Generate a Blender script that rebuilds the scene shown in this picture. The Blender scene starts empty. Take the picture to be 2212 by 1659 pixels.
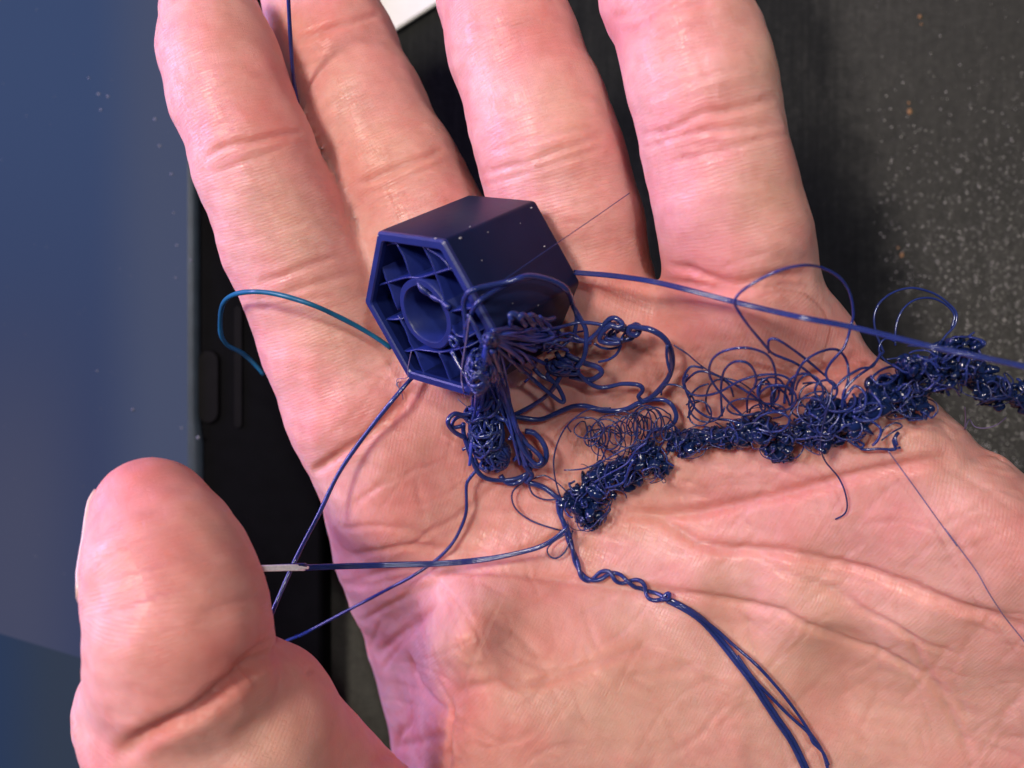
import bpy, bmesh, math, random, time
import numpy as np
from mathutils import Vector, Matrix
from mathutils.bvhtree import BVHTree

T0 = time.time()
rng = np.random.default_rng(7)
random.seed(7)
scene = bpy.context.scene
MM = 0.001

# ------------------------------------------------------------------ camera
CAM_Z = 140.0            # mm above the palm plane, looking straight down on the table
FOC = 1890.0             # focal length in units of a 2212-wide picture
cd = bpy.data.cameras.new('camera')
cam = bpy.data.objects.new('camera', cd)
scene.collection.objects.link(cam)
cam.location = (0, 0, CAM_Z * MM)
cd.sensor_width = 36.0
cd.lens = 36.0 * FOC / 2212.0
cd.clip_start = 0.005
cd.clip_end = 20.0
cd.dof.use_dof = True
cd.dof.focus_distance = (CAM_Z - 17) * MM
cd.dof.aperture_fstop = 19.0
scene.camera = cam

# ------------------------------------------------------------------ world and lamps
world = bpy.data.worlds.new('World')
scene.world = world
world.use_nodes = True
wb = world.node_tree.nodes['Background']
wb.inputs['Color'].default_value = (0.80, 0.84, 0.95, 1)
wb.inputs['Strength'].default_value = 0.08


def area(name, loc, target, size, power, color):
    l = bpy.data.lights.new(name, 'AREA')
    l.shape = 'RECTANGLE'
    l.size, l.size_y = size
    l.energy = power
    l.color = color
    o = bpy.data.objects.new(name, l)
    scene.collection.objects.link(o)
    o.location = Vector(loc)
    o.rotation_euler = (Vector(target) - Vector(loc)).to_track_quat('-Z', 'Y').to_euler()
    return o


area('ceiling_lamp', (-0.31, 0.17, 0.56), (0, 0, 0), (0.11, 0.11), 4.2, (1.0, 0.88, 0.78))
area('added_glint_lamp', (0.10, 0.12, 0.60), (0, 0, 0), (0.035, 0.035), 1.1, (1.0, 0.96, 0.92))  # unseen lamp added for glints on the strands and light on the fan
area('monitor_glow', (-0.45, 0.13, 0.10), (0, 0, 0), (0.30, 0.20), 3.4, (0.58, 0.46, 1.0))

scene.view_settings.view_transform = 'Standard'
scene.view_settings.look = 'None'
scene.view_settings.exposure = 0.0
scene.view_settings.gamma = 1.0


# ------------------------------------------------------------------ helpers
def P(u, v, z):
    """point in mm on the line of sight of picture position (u, v), at height z"""
    s = (CAM_Z - z) / FOC
    return np.array([(u - 1106.0) * s, (829.5 - v) * s, z])


def mesh_obj(name, verts, faces, mat, parent=None, smooth=True):
    """verts in mm"""
    me = bpy.data.meshes.new(name)
    v = np.asarray(verts, dtype=np.float64) * MM
    me.from_pydata(v.tolist() if len(v) < 5000 else [tuple(x) for x in v.tolist()], [], faces)
    me.validate()
    if smooth:
        me.polygons.foreach_set('use_smooth', np.ones(len(me.polygons), dtype=bool))
    me.update()
    if mat:
        me.materials.append(mat)
    o = bpy.data.objects.new(name, me)
    scene.collection.objects.link(o)
    if parent:
        o.parent = parent
    return o


def empty(name, loc=(0, 0, 0)):
    o = bpy.data.objects.new(name, None)
    o.empty_display_size = 0.005
    scene.collection.objects.link(o)
    o.location = Vector(loc) * MM
    return o


def tag(o, label=None, cat=None, group=None, kind=None):
    for k, val in (('label', label), ('category', cat), ('group', group), ('kind', kind)):
        if val:
            o[k] = val
    return o


def bm_obj(name, bm, mat, parent=None, smooth=False):
    me = bpy.data.meshes.new(name)
    bm.to_mesh(me)
    bm.free()
    if smooth:
        me.polygons.foreach_set('use_smooth', np.ones(len(me.polygons), dtype=bool))
    me.materials.append(mat)
    o = bpy.data.objects.new(name, me)
    scene.collection.objects.link(o)
    if parent:
        o.parent = parent
    return o


def spline(pts, step=0.5):
    """Catmull-Rom through pts (mm), resampled to about step"""
    p = np.asarray(pts, float)
    if len(p) < 3:
        n = max(2, int(np.linalg.norm(p[-1] - p[0]) / step))
        t = np.linspace(0, 1, n)[:, None]
        return p[0] * (1 - t) + p[-1] * t
    q = np.vstack([2 * p[0] - p[1], p, 2 * p[-1] - p[-2]])
    out = []
    for i in range(1, len(q) - 2):
        a, b, c, d = q[i - 1], q[i], q[i + 1], q[i + 2]
        n = max(2, int(np.linalg.norm(c - b) / step) + 1)
        t = np.linspace(0, 1, n, endpoint=False)[:, None]
        out.append(0.5 * ((2 * b) + (c - a) * t + (2 * a - 5 * b + 4 * c - d) * t * t + (3 * b - a - 3 * c + d) * t ** 3))
    out.append(p[-1][None])
    return np.vstack(out)


def tube_geo(path, r, sides=6, flat=1.0):
    """verts, faces of a swept tube; r scalar or per point; flat squashes one axis (ribbons)"""
    p = np.asarray(path, float)
    n = len(p)
    r = np.broadcast_to(np.asarray(r, float), (n,))
    t = np.gradient(p, axis=0)
    t /= np.linalg.norm(t, axis=1)[:, None] + 1e-12
    nrm = np.zeros_like(p)
    ref = np.array([0, 0, 1.0]) if abs(t[0, 2]) < 0.9 else np.array([1.0, 0, 0])
    v = ref - t[0] * (ref @ t[0])
    nrm[0] = v / np.linalg.norm(v)
    for i in range(1, n):
        v = nrm[i - 1] - t[i] * (nrm[i - 1] @ t[i])
        nrm[i] = v / (np.linalg.norm(v) + 1e-12)
    bi = np.cross(t, nrm)
    a = np.linspace(0, 2 * math.pi, sides, endpoint=False)
    ca, sa = np.cos(a), np.sin(a)
    V = p[:, None, :] + r[:, None, None] * (nrm[:, None, :] * ca[None, :, None] * flat + bi[:, None, :] * sa[None, :, None])
    V = V.reshape(-1, 3)
    F = []
    for i in range(n - 1):
        b0, b1 = i * sides, (i + 1) * sides
        for j in range(sides):
            k = (j + 1) % sides
            F.append((b0 + j, b0 + k, b1 + k, b1 + j))
    F.append(tuple(range(sides - 1, -1, -1)))
    F.append(tuple(range((n - 1) * sides, n * sides)))
    return V, F


class Geo:
    def __init__(self):
        self.v, self.f, self.n = [], [], 0

    def add(self, V, F):
        self.v.append(np.asarray(V, float))
        n = self.n
        self.f += [tuple(i + n for i in f) for f in F]
        self.n += len(V)

    def build(self, name, mat, parent=None, smooth=True):
        return mesh_obj(name, np.vstack(self.v), self.f, mat, parent, smooth)


# ------------------------------------------------------------------ materials
def new_mat(name):
    m = bpy.data.materials.new(name)
    m.use_nodes = True
    nt = m.node_tree
    b = nt.nodes['Principled BSDF']
    return m, nt, b


def N(nt, t, **kw):
    n = nt.nodes.new(t)
    for k, val in kw.items():
        if k in n.inputs.keys():
            n.inputs[k].default_value = val
        else:
            setattr(n, k, val)
    return n


def ramp(nt, stops):
    r = nt.nodes.new('ShaderNodeValToRGB')
    e = r.color_ramp.elements
    while len(e) < len(stops):
        e.new(0.5)
    for i, (p, c) in enumerate(stops):
        e[i].position = p
        e[i].color = c if len(c) == 4 else (*c, 1)
    return r


def mixc(nt, fac, a, b, blend='MIX'):
    m = nt.nodes.new('ShaderNodeMix')
    m.data_type = 'RGBA'
    m.blend_type = blend
    for sock, val in ((m.inputs['Factor'], fac), (m.inputs[6], a), (m.inputs[7], b)):
        if hasattr(val, 'is_linked') or hasattr(val, 'links'):
            nt.links.new(val, sock)
        else:
            sock.default_value = val
    return m.outputs[2]


def math_(nt, op, a, b=0.0, clamp=False):
    m = nt.nodes.new('ShaderNodeMath')
    m.operation = op
    m.use_clamp = clamp
    for i, val in enumerate((a, b)):
        if hasattr(val, 'links'):
            nt.links.new(val, m.inputs[i])
        else:
            m.inputs[i].default_value = val
    return m.outputs[0]


def skin_material():
    m, nt, b = new_mat('skin')
    L = nt.links.new
    tc = N(nt, 'ShaderNodeTexCoord')
    sk = N(nt, 'ShaderNodeAttribute', attribute_name='skin_co')      # mm along / across the finger
    red = N(nt, 'ShaderNodeAttribute', attribute_name='redness')
    pale = N(nt, 'ShaderNodeAttribute', attribute_name='pale')
    n1 = N(nt, 'ShaderNodeTexNoise', Scale=95.0, Detail=4.0, Roughness=0.6)
    L(tc.outputs['Object'], n1.inputs['Vector'])
    n2 = N(nt, 'ShaderNodeTexNoise', Scale=420.0, Detail=3.0, Roughness=0.6)
    L(tc.outputs['Object'], n2.inputs['Vector'])
    r1 = ramp(nt, [(0.32, (0.70, 0.385, 0.335)), (0.50, (0.695, 0.345, 0.308)), (0.68, (0.68, 0.280, 0.262))])
    L(n1.outputs['Fac'], r1.inputs['Fac'])
    r2 = ramp(nt, [(0.36, (0.90, 0.86, 0.84)), (0.62, (1.0, 1.0, 1.0))])
    L(n2.outputs['Fac'], r2.inputs['Fac'])
    c = mixc(nt, 0.8, r1.outputs['Color'], r2.outputs['Color'], 'MULTIPLY')
    c = mixc(nt, red.outputs['Fac'], c, (0.60, 0.14, 0.12, 1))
    c = mixc(nt, pale.outputs['Fac'], c, (0.68, 0.43, 0.29, 1))
    # fine skin lines: stretched noise in finger coordinates
    mp1 = N(nt, 'ShaderNodeMapping')
    mp1.inputs['Scale'].default_value = (0.17, 2.1, 1.0)
    L(sk.outputs['Vector'], mp1.inputs['Vector'])
    la = N(nt, 'ShaderNodeTexNoise', Scale=1.0, Detail=3.0, Roughness=0.65)
    L(mp1.outputs['Vector'], la.inputs['Vector'])
    mp2 = N(nt, 'ShaderNodeMapping')
    mp2.inputs['Scale'].default_value = (1.9, 0.2, 1.0)
    L(sk.outputs['Vector'], mp2.inputs['Vector'])
    lb = N(nt, 'ShaderNodeTexNoise', Scale=1.0, Detail=3.0, Roughness=0.6)
    L(mp2.outputs['Vector'], lb.inputs['Vector'])
    # friction ridges
    wv = N(nt, 'ShaderNodeTexWave', Scale=0.62, Distortion=5.0, Detail=1.0)
    wv.inputs['Detail Scale'].default_value = 0.35
    L(sk.outputs['Vector'], wv.inputs['Vector'])

    def lines(n, lo, hi):
        r = ramp(nt, [(lo, (0, 0, 0)), ((lo + hi) / 2, (1, 1, 1)), (hi, (0, 0, 0))])
        L(n.outputs['Fac'], r.inputs['Fac'])
        return r.outputs['Color']
    l1 = lines(la, 0.462, 0.512)
    l2 = lines(lb, 0.470, 0.510)
    ll = math_(nt, 'ADD', math_(nt, 'MULTIPLY', l1, 0.65), math_(nt, 'MULTIPLY', l2, 0.75))
    c = mixc(nt, math_(nt, 'MULTIPLY', ll, 0.07, True), c, (0.42, 0.11, 0.085, 1))
    L(c, b.inputs['Base Color'])
    h = math_(nt, 'MULTIPLY', ll, -1.0)
    h = math_(nt, 'ADD', h, math_(nt, 'MULTIPLY', wv.outputs['Fac'], 0.34))
    n3 = N(nt, 'ShaderNodeTexNoise', Scale=1500.0, Detail=2.0)
    L(tc.outputs['Object'], n3.inputs['Vector'])
    h = math_(nt, 'ADD', h, math_(nt, 'MULTIPLY', n3.outputs['Fac'], 0.45))
    bu = N(nt, 'ShaderNodeBump', Strength=0.42, Distance=0.00012)
    L(h, bu.inputs['Height'])
    L(bu.outputs['Normal'], b.inputs['Normal'])
    rr = N(nt, 'ShaderNodeMapRange')
    rr.inputs['From Min'].default_value = 0.3
    rr.inputs['From Max'].default_value = 0.7
    rr.inputs['To Min'].default_value = 0.36
    rr.inputs['To Max'].default_value = 0.54
    L(n2.outputs['Fac'], rr.inputs['Value'])
    L(rr.outputs['Result'], b.inputs['Roughness'])
    b.inputs['Specular IOR Level'].default_value = 0.5
    b.inputs['Subsurface Weight'].default_value = 0.75
    b.inputs['Subsurface Radius'].default_value = (1.0, 0.32, 0.18)
    b.inputs['Subsurface Scale'].default_value = 0.0028
    return m


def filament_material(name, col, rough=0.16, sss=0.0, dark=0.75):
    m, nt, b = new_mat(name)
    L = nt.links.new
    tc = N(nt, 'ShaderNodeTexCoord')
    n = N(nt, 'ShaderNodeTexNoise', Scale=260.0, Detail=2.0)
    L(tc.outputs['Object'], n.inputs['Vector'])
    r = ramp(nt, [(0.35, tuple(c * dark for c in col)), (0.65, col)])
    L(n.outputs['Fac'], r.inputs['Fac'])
    L(r.outputs['Color'], b.inputs['Base Color'])
    b.inputs['Roughness'].default_value = rough
    b.inputs['Specular IOR Level'].default_value = 0.5
    n2 = N(nt, 'ShaderNodeTexNoise', Scale=2600.0, Detail=2.0)
    L(tc.outputs['Object'], n2.inputs['Vector'])
    bu = N(nt, 'ShaderNodeBump', Strength=0.35, Distance=0.00005)
    L(n2.outputs['Fac'], bu.inputs['Height'])
    L(bu.outputs['Normal'], b.inputs['Normal'])
    if sss:
        b.inputs['Subsurface Weight'].default_value = sss
        b.inputs['Subsurface Radius'].default_value = (0.15, 0.25, 1.0)
        b.inputs['Subsurface Scale'].default_value = 0.0012
    return m


M_SKIN = skin_material()
M_FIL = filament_material('navy_filament', (0.020, 0.034, 0.160), sss=0.5)
M_FINE = filament_material('fine_navy_filament', (0.022, 0.032, 0.130), 0.24)
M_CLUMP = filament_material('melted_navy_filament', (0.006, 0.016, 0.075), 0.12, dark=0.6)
M_FAN = filament_material('brightened_stretched_filament', (0.030, 0.050, 0.270), 0.16, sss=0.5)  # same filament, colour brightened to offset the block's shade on the fan
M_TEAL = filament_material('teal_filament', (0.008, 0.115, 0.24), 0.35)
M_HAIR = filament_material('hair_thin_filament', (0.16, 0.13, 0.26), 0.25)


# ------------------------------------------------------------------ table
def table_material():
    m, nt, b = new_mat('black_table')
    L = nt.links.new
    tc = N(nt, 'ShaderNodeTexCoord')
    mp = N(nt, 'ShaderNodeMapping')
    mp.inputs['Rotation'].default_value = (0, 0, math.radians(-12))
    mp.inputs['Scale'].default_value = (900, 55, 100)
    L(tc.outputs['Object'], mp.inputs['Vector'])
    st = N(nt, 'ShaderNodeTexNoise', Scale=1.0, Detail=4.0, Roughness=0.6)
    L(mp.outputs['Vector'], st.inputs['Vector'])
    n = N(nt, 'ShaderNodeTexNoise', Scale=700.0, Detail=4.0, Roughness=0.65)
    L(tc.outputs['Object'], n.inputs['Vector'])
    big = N(nt, 'ShaderNodeTexNoise', Scale=28.0, Detail=3.0)
    L(tc.outputs['Object'], big.inputs['Vector'])
    f = math_(nt, 'ADD', math_(nt, 'MULTIPLY', st.outputs['Fac'], 0.55), math_(nt, 'MULTIPLY', n.outputs['Fac'], 0.45))
    f = math_(nt, 'ADD', f, math_(nt, 'MULTIPLY', math_(nt, 'SUBTRACT', big.outputs['Fac'], 0.5), 0.35))
    r = ramp(nt, [(0.30, (0.010, 0.011, 0.011)), (0.55, (0.018, 0.019, 0.018)), (0.75, (0.036, 0.036, 0.033))])
    L(f, r.inputs['Fac'])
    # dusty film that also paints the lit table; the hand's shadow zone left dark
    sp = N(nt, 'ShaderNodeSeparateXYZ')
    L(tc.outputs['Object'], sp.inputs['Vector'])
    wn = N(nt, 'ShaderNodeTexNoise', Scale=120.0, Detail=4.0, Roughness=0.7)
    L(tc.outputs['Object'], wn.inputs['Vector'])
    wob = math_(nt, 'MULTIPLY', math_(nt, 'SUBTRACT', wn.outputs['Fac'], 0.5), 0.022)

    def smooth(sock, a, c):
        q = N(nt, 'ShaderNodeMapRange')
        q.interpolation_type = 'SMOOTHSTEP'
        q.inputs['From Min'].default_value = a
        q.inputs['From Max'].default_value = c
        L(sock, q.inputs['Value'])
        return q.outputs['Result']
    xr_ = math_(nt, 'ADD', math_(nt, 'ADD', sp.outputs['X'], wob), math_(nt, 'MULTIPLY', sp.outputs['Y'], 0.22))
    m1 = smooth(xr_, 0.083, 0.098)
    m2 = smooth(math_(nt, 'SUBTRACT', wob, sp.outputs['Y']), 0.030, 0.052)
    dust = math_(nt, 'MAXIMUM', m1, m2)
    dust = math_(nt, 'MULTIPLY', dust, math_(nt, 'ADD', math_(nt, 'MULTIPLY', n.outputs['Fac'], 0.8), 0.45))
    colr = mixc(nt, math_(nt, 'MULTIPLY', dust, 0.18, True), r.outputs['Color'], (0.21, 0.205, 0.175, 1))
    L(colr, b.inputs['Base Color'])
    b.inputs['Roughness'].default_value = 0.7
    b.inputs['Specular IOR Level'].default_value = 0.05
    bu = N(nt, 'ShaderNodeBump', Strength=0.5, Distance=0.0003)
    L(n.outputs['Fac'], bu.inputs['Height'])
    L(bu.outputs['Normal'], b.inputs['Normal'])
    return m


TZ = -55.0
S = 700
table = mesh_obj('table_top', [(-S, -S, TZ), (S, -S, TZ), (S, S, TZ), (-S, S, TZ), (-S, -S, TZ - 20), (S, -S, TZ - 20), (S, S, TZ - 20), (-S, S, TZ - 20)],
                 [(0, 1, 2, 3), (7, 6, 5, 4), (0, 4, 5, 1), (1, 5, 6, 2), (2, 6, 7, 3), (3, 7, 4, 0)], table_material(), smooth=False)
tag(table, kind='structure')

# dust grains on the table: real small grains
ICO = bmesh.new()
bmesh.ops.create_icosphere(ICO, subdivisions=1, radius=1.0)
ICO_V = np.array([v.co[:] for v in ICO.verts])
ICO_F = [tuple(v.index for v in f.verts) for f in ICO.faces]
ICO.free()


def grains(name, mat, pts, radii, flat=0.6, label=None, cat=None):
    g = Geo()
    for p, r in zip(pts, radii):
        jit = 1 + 0.35 * (rng.random((len(ICO_V), 1)) - 0.5)
        g.add(ICO_V * jit * np.array([r, r, r * flat]) + p, ICO_F)
    o = g.build(name, mat, smooth=False)
    return tag(o, label, cat, kind='stuff')


def dust_mat(name, col, rough):
    m, nt, b = new_mat(name)
    n = N(nt, 'ShaderNodeTexNoise', Scale=400.0)
    tc = N(nt, 'ShaderNodeTexCoord')
    nt.links.new(tc.outputs['Object'], n.inputs['Vector'])
    r = ramp(nt, [(0.3, tuple(c * 0.35 for c in col)), (0.7, col)])
    nt.links.new(n.outputs['Fac'], r.inputs['Fac'])
    nt.links.new(r.outputs['Color'], b.inputs['Base Color'])
    b.inputs['Roughness'].default_value = rough
    return m


pts, rad = [], []
while len(pts) < 7500:
    u, v = rng.uniform(1500, 2330), rng.uniform(-80, 1150)
    edge_ = np.interp(v, [-80, 0, 300, 560, 720, 1150], [1770, 1795, 1882, 1900, 1990, 2060])
    if u < edge_ + rng.normal(0, 12):
        continue
    dens = min(1.0, max(0.03, (v - 100) / 620.0)) * (0.30 + 0.70 * min(1, max(0, (u - 1800) / 330)))
    if rng.random() < dens:
        pts.append(P(u, v, TZ + 0.08))
        rad.append(0.035 + 0.15 * rng.random() ** 4.0)
grains('table_dust', dust_mat('pale_dust', (0.72, 0.70, 0.62), 0.25), pts, rad, 0.7, 'pale dust grains scattered over the black table right of the hand', 'dust')
CRL = ['larger tan crumb near the top edge of the black table', 'larger tan crumb of the pair on the black table right of the little finger', 'larger tan crumb on the dusty table above the filament loops',
       'tiny tan crumb just above the larger one right of the little finger', 'tiny tan crumb just below the larger one near the top edge', 'tiny tan crumb just above the larger one over the filament loops']
CRUMB = dust_mat('wood_crumb', (0.42, 0.22, 0.09), 0.7)
for (u, v, r) in ((1987, 36, .45), (1965, 240, .55), (1948, 550, .5), (1963, 222, .3), (1990, 52, .25), (1940, 535, .25)):
    g = Geo()
    jit = 1 + 0.5 * (rng.random((len(ICO_V), 1)) - 0.5)
    g.add(ICO_V * jit * np.array([r, r * 1.2, r * 0.5]), ICO_F)
    cr = g.build('crumb', CRUMB, smooth=False)
    cr.location = Vector(P(u, v, TZ + 0.2)) * MM
    tag(cr, CRL.pop(0), 'crumb', 'tan crumbs on the table')


# ------------------------------------------------------------------ tablet (blue glass) on the left
def simple_mat(name, col, rough, spec=0.5, noise=0.15, scale=300.0):
    m, nt, b = new_mat(name)
    tc = N(nt, 'ShaderNodeTexCoord')
    n = N(nt, 'ShaderNodeTexNoise', Scale=scale, Detail=3.0)
    nt.links.new(tc.outputs['Object'], n.inputs['Vector'])
    r = ramp(nt, [(0.3, tuple(c * (1 - noise) for c in col)), (0.7, tuple(min(1, c * (1 + noise)) for c in col))])
    nt.links.new(n.outputs['Fac'], r.inputs['Fac'])
    nt.links.new(r.outputs['Color'], b.inputs['Base Color'])
    b.inputs['Roughness'].default_value = rough
    b.inputs['Specular IOR Level'].default_value = spec
    return m


def rounded_slab(bm_name, x0, x1, y0, y1, z0, z1, mat, parent, rad=1.0, seg=3):
    bm = bmesh.new()
    bmesh.ops.create_cube(bm, size=1.0)
    for v in bm.verts:
        v.co = Vector((((x0 + x1) / 2 + v.co.x * (x1 - x0)) * MM, ((y0 + y1) / 2 + v.co.y * (y1 - y0)) * MM, ((z0 + z1) / 2 + v.co.z * (z1 - z0)) * MM))
    if rad:
        bmesh.ops.bevel(bm, geom=bm.edges[:], offset=rad * MM, segments=seg, affect='EDGES', profile=0.5)
    o = bm_obj(bm_name, bm, mat, parent, smooth=False)
    if rad:
        o.data.polygons.foreach_set('use_smooth', np.ones(len(o.data.polygons), dtype=bool))
    return o


def screen_material():
    m, nt, b = new_mat('blue_screen')
    L = nt.links.new
    tc = N(nt, 'ShaderNodeTexCoord')
    sep = N(nt, 'ShaderNodeSeparateXYZ')
    L(tc.outputs['Object'], sep.inputs['Vector'])
    X, Y = sep.outputs['X'], sep.outputs['Y']
    # painted glass reflections: blue, slate towards the right edge, mauve lower left, a darker teal band past a slanted line
    n = N(nt, 'ShaderNodeTexNoise', Scale=16.0, Detail=1.0)
    L(tc.outputs['Object'], n.inputs['Vector'])

    def mr(sock, a, bb, c=0.0, d=1.0):
        q = N(nt, 'ShaderNodeMapRange')
        q.interpolation_type = 'SMOOTHSTEP'
        for nm, val in zip(('From Min', 'From Max', 'To Min', 'To Max'), (a, bb, c, d)):
            q.inputs[nm].default_value = val
        L(sock, q.inputs['Value'])
        return q.outputs['Result']
    base = mixc(nt, mr(Y, -0.03, 0.075), (0.038, 0.052, 0.115, 1), (0.043, 0.072, 0.158, 1))
    slate = mixc(nt, math_(nt, 'MULTIPLY', mr(X, -0.090, -0.074), 0.9), base, (0.070, 0.086, 0.145, 1))
    my = math_(nt, 'MULTIPLY', mr(Y, 0.030, -0.030), mr(X, -0.082, -0.104))
    mauve = mixc(nt, math_(nt, 'MULTIPLY', my, 0.85), slate, (0.068, 0.074, 0.122, 1))
    line = math_(nt, 'ADD', math_(nt, 'MULTIPLY', X, 0.30), Y)          # slanted boundary
    tl = mr(line, -0.0846, -0.0850)
    low = mixc(nt, mr(X, -0.110, -0.095), (0.022, 0.042, 0.090, 1), (0.032, 0.046, 0.070, 1))
    col = mixc(nt, tl, mauve, low)
    e = N(nt, 'ShaderNodeEmission', Strength=0.86)  # reflections in the glass shown by emission
    L(col, e.inputs['Color'])
    b.inputs['Base Color'].default_value = (0.004, 0.005, 0.012, 1)
    b.inputs['Roughness'].default_value = 0.6
    b.inputs['Specular IOR Level'].default_value = 0.0
    add = N(nt, 'ShaderNodeAddShader')
    L(e.outputs[0], add.inputs[0])
    L(b.outputs[0], add.inputs[1])
    L(add.outputs[0], nt.nodes['Material Output'].inputs['Surface'])
    return m


GZ = -44.0                                   # top of the tablet's glass
def XZ(u, z): return P(u, 0, z)[0]
def YZ(v, z): return P(0, v, z)[1]


tab = empty('tablet', (-105, 0, TZ))
tag(tab, 'tablet with dark blue glass screen, painted reflections and black frame left of the hand', 'tablet')
M_BODY = simple_mat('black_frame', (0.002, 0.002, 0.003), 0.6, 0.03)
M_SLOT = simple_mat('grey_button', (0.0028, 0.0026, 0.0032), 0.6, 0.05)
M_EDGE = simple_mat('glass_edge', (0.030, 0.044, 0.060), 0.4, 0.25)


def child(o, root):
    o.parent = root
    o.matrix_parent_inverse = Matrix.Translation(-root.location)
    return o


child(rounded_slab('frame', -320, XZ(700, -46), -260, 170, TZ + 0.02, -46.0, M_BODY, None, 1.6), tab)
child(rounded_slab('screen', -318, XZ(405, GZ), -258, 168, -45.9, GZ, screen_material(), None, 0.0), tab)
# bevelled rim of the glass, a little wider at the lower end
bm = bmesh.new()
prof = [(0.0, 0.0), (0.9, -0.08), (1.6, -0.5), (2.0, -1.6)]
ys = [(170, 0.0), (YZ(880, GZ), 0.0), (YZ(915, GZ), 0.2), (YZ(960, GZ), 1.0), (-260, 1.0)]
xr = XZ(405, GZ) + 0.02
rows = []
for y, ex in ys:
    rows.append([bm.verts.new(((xr + px * (1 + ex * 0.35)) * MM, y * MM, (GZ + pz - 0.03) * MM)) for px, pz in prof])
for a, c in zip(rows, rows[1:]):
    for i in range(3):
        bm.faces.new((a[i], c[i], c[i + 1], a[i + 1]))
bmesh.ops.recalc_face_normals(bm, faces=bm.faces)
child(bm_obj('glass_rim', bm, M_EDGE, None, True), tab)


def capsule(name, u, v0, v1, hw, z, mat):
    """raised pill shaped button"""
    bm = bmesh.new()
    r = hw
    y0, y1, x = YZ(v1, z) + r, YZ(v0, z) - r, XZ(u, z)
    ring = [(x + r * math.cos(a), y1 + r * math.sin(a)) for a in np.linspace(0, math.pi, 12)] + \
           [(x + r * math.cos(a), y0 + r * math.sin(a)) for a in np.linspace(math.pi, 2 * math.pi, 12)]
    cx, cy = x, (y0 + y1) / 2
    lv = []
    for zz, k in ((-46.0 - 0.3, 1.0), (z - 0.3, 1.0), (z, 0.86)):
        lv.append([bm.verts.new(((cx + (px - cx) * k) * MM, (cy + (py - cy) * (1 - (1 - k) * r / ((y1 - y0) / 2 + r))) * MM, zz * MM)) for px, py in ring])
    for a, c in zip(lv, lv[1:]):
        for i in range(len(ring)):
            j = (i + 1) % len(ring)
            bm.faces.new((a[i], a[j], c[j], c[i]))
    bm.faces.new(lv[-1])
    bmesh.ops.recalc_face_normals(bm, faces=bm.faces)
    return child(bm_obj(name, bm, mat, None, False), tab)


capsule('button', 449, 755, 916, 2.35, -45.2, M_SLOT)
capsule('slit', 514, 660, 925, 0.9, -45.4, M_SLOT)
# dust specks on the glass
pts, rad = [], []
for (u, v) in ((213, 203), (218, 237), (335, 257), (233, 208), (375, 460), (382, 530), (371, 376), (364, 209), (210, 801), (287, 885), (413, 562), (380, 600), (392, 925), (428, 945), (345, 315), (192, 168)):
    pts.append(P(u, v, GZ + 0.1)); rad.append(0.22 + 0.2 * rng.random())
for k in range(60):
    pts.append(P(rng.uniform(-20, 420), rng.uniform(-20, 1300), GZ + 0.05)); rad.append(0.05 + 0.07 * rng.random())
grains('glass_dust', dust_mat('grey_dust', (0.15, 0.16, 0.19), 0.4), pts, rad, 0.5, 'tiny pale dust specks on the dark blue glass screen', 'dust')

# ------------------------------------------------------------------ white card at the top
z = TZ + 0.3
corner, ra, la = P(843, 78, z), P(1010, -28, z), P(770, -70, z)
q = ra + (la - corner)
up = np.array([0, 0, 1.6])
mcard = simple_mat('white_card', (0.80, 0.80, 0.76), 0.6, 0.3, 0.03)
bm = bmesh.new()
vb = [bm.verts.new(Vector(p) * MM) for p in (corner, ra, q, la)]
vt = [bm.verts.new(Vector(p + up) * MM) for p in (corner, ra, q, la)]
bm.faces.new(vt)
bm.faces.new(vb[::-1])
for i in range(4):
    bm.faces.new((vb[i], vb[(i + 1) % 4], vt[(i + 1) % 4], vt[i]))
bmesh.ops.recalc_face_normals(bm, faces=bm.faces)
bmesh.ops.bevel(bm, geom=bm.edges[:], offset=0.3 * MM, segments=2, affect='EDGES')
tag(bm_obj('white_card', bm, mcard), 'white card corner on the table between two fingers', 'card')


# ------------------------------------------------------------------ hand: implicit surface -> mesh
def round_cone(X, Y, Z, a, b, r1, r2):
    ba = b - a
    l2 = ba @ ba
    rr = r1 - r2
    a2 = max(l2 - rr * rr, 1e-6)
    il2 = 1.0 / l2
    px, py, pz = X - a[0], Y - a[1], Z - a[2]
    y = px * ba[0] + py * ba[1] + pz * ba[2]
    zz = y - l2
    x2 = (px * l2 - ba[0] * y) ** 2 + (py * l2 - ba[1] * y) ** 2 + (pz * l2 - ba[2] * y) ** 2
    y2 = y * y * l2
    z2 = zz * zz * l2
    k = np.sign(rr) * rr * rr * x2
    d = (np.sqrt(x2 * a2 * il2) + y * rr) * il2 - r1
    m1 = np.sign(zz) * a2 * z2 > k
    m2 = np.sign(y) * a2 * y2 < k
    d = np.where(m2, np.sqrt(x2 + y2) * il2 - r1, d)
    d = np.where(m1, np.sqrt(x2 + z2) * il2 - r2, d)
    return d


def smin(a, b, k):
    h = np.clip(0.5 + 0.5 * (b - a) / k, 0, 1)
    return b * (1 - h) + a * h - k * h * (1 - h)


def chain_pts(rows):
    out = []
    for (u, v, zc, hw) in rows:
        out.append((P(u, v, zc), hw * (CAM_Z - zc) / FOC))
    return out


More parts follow.
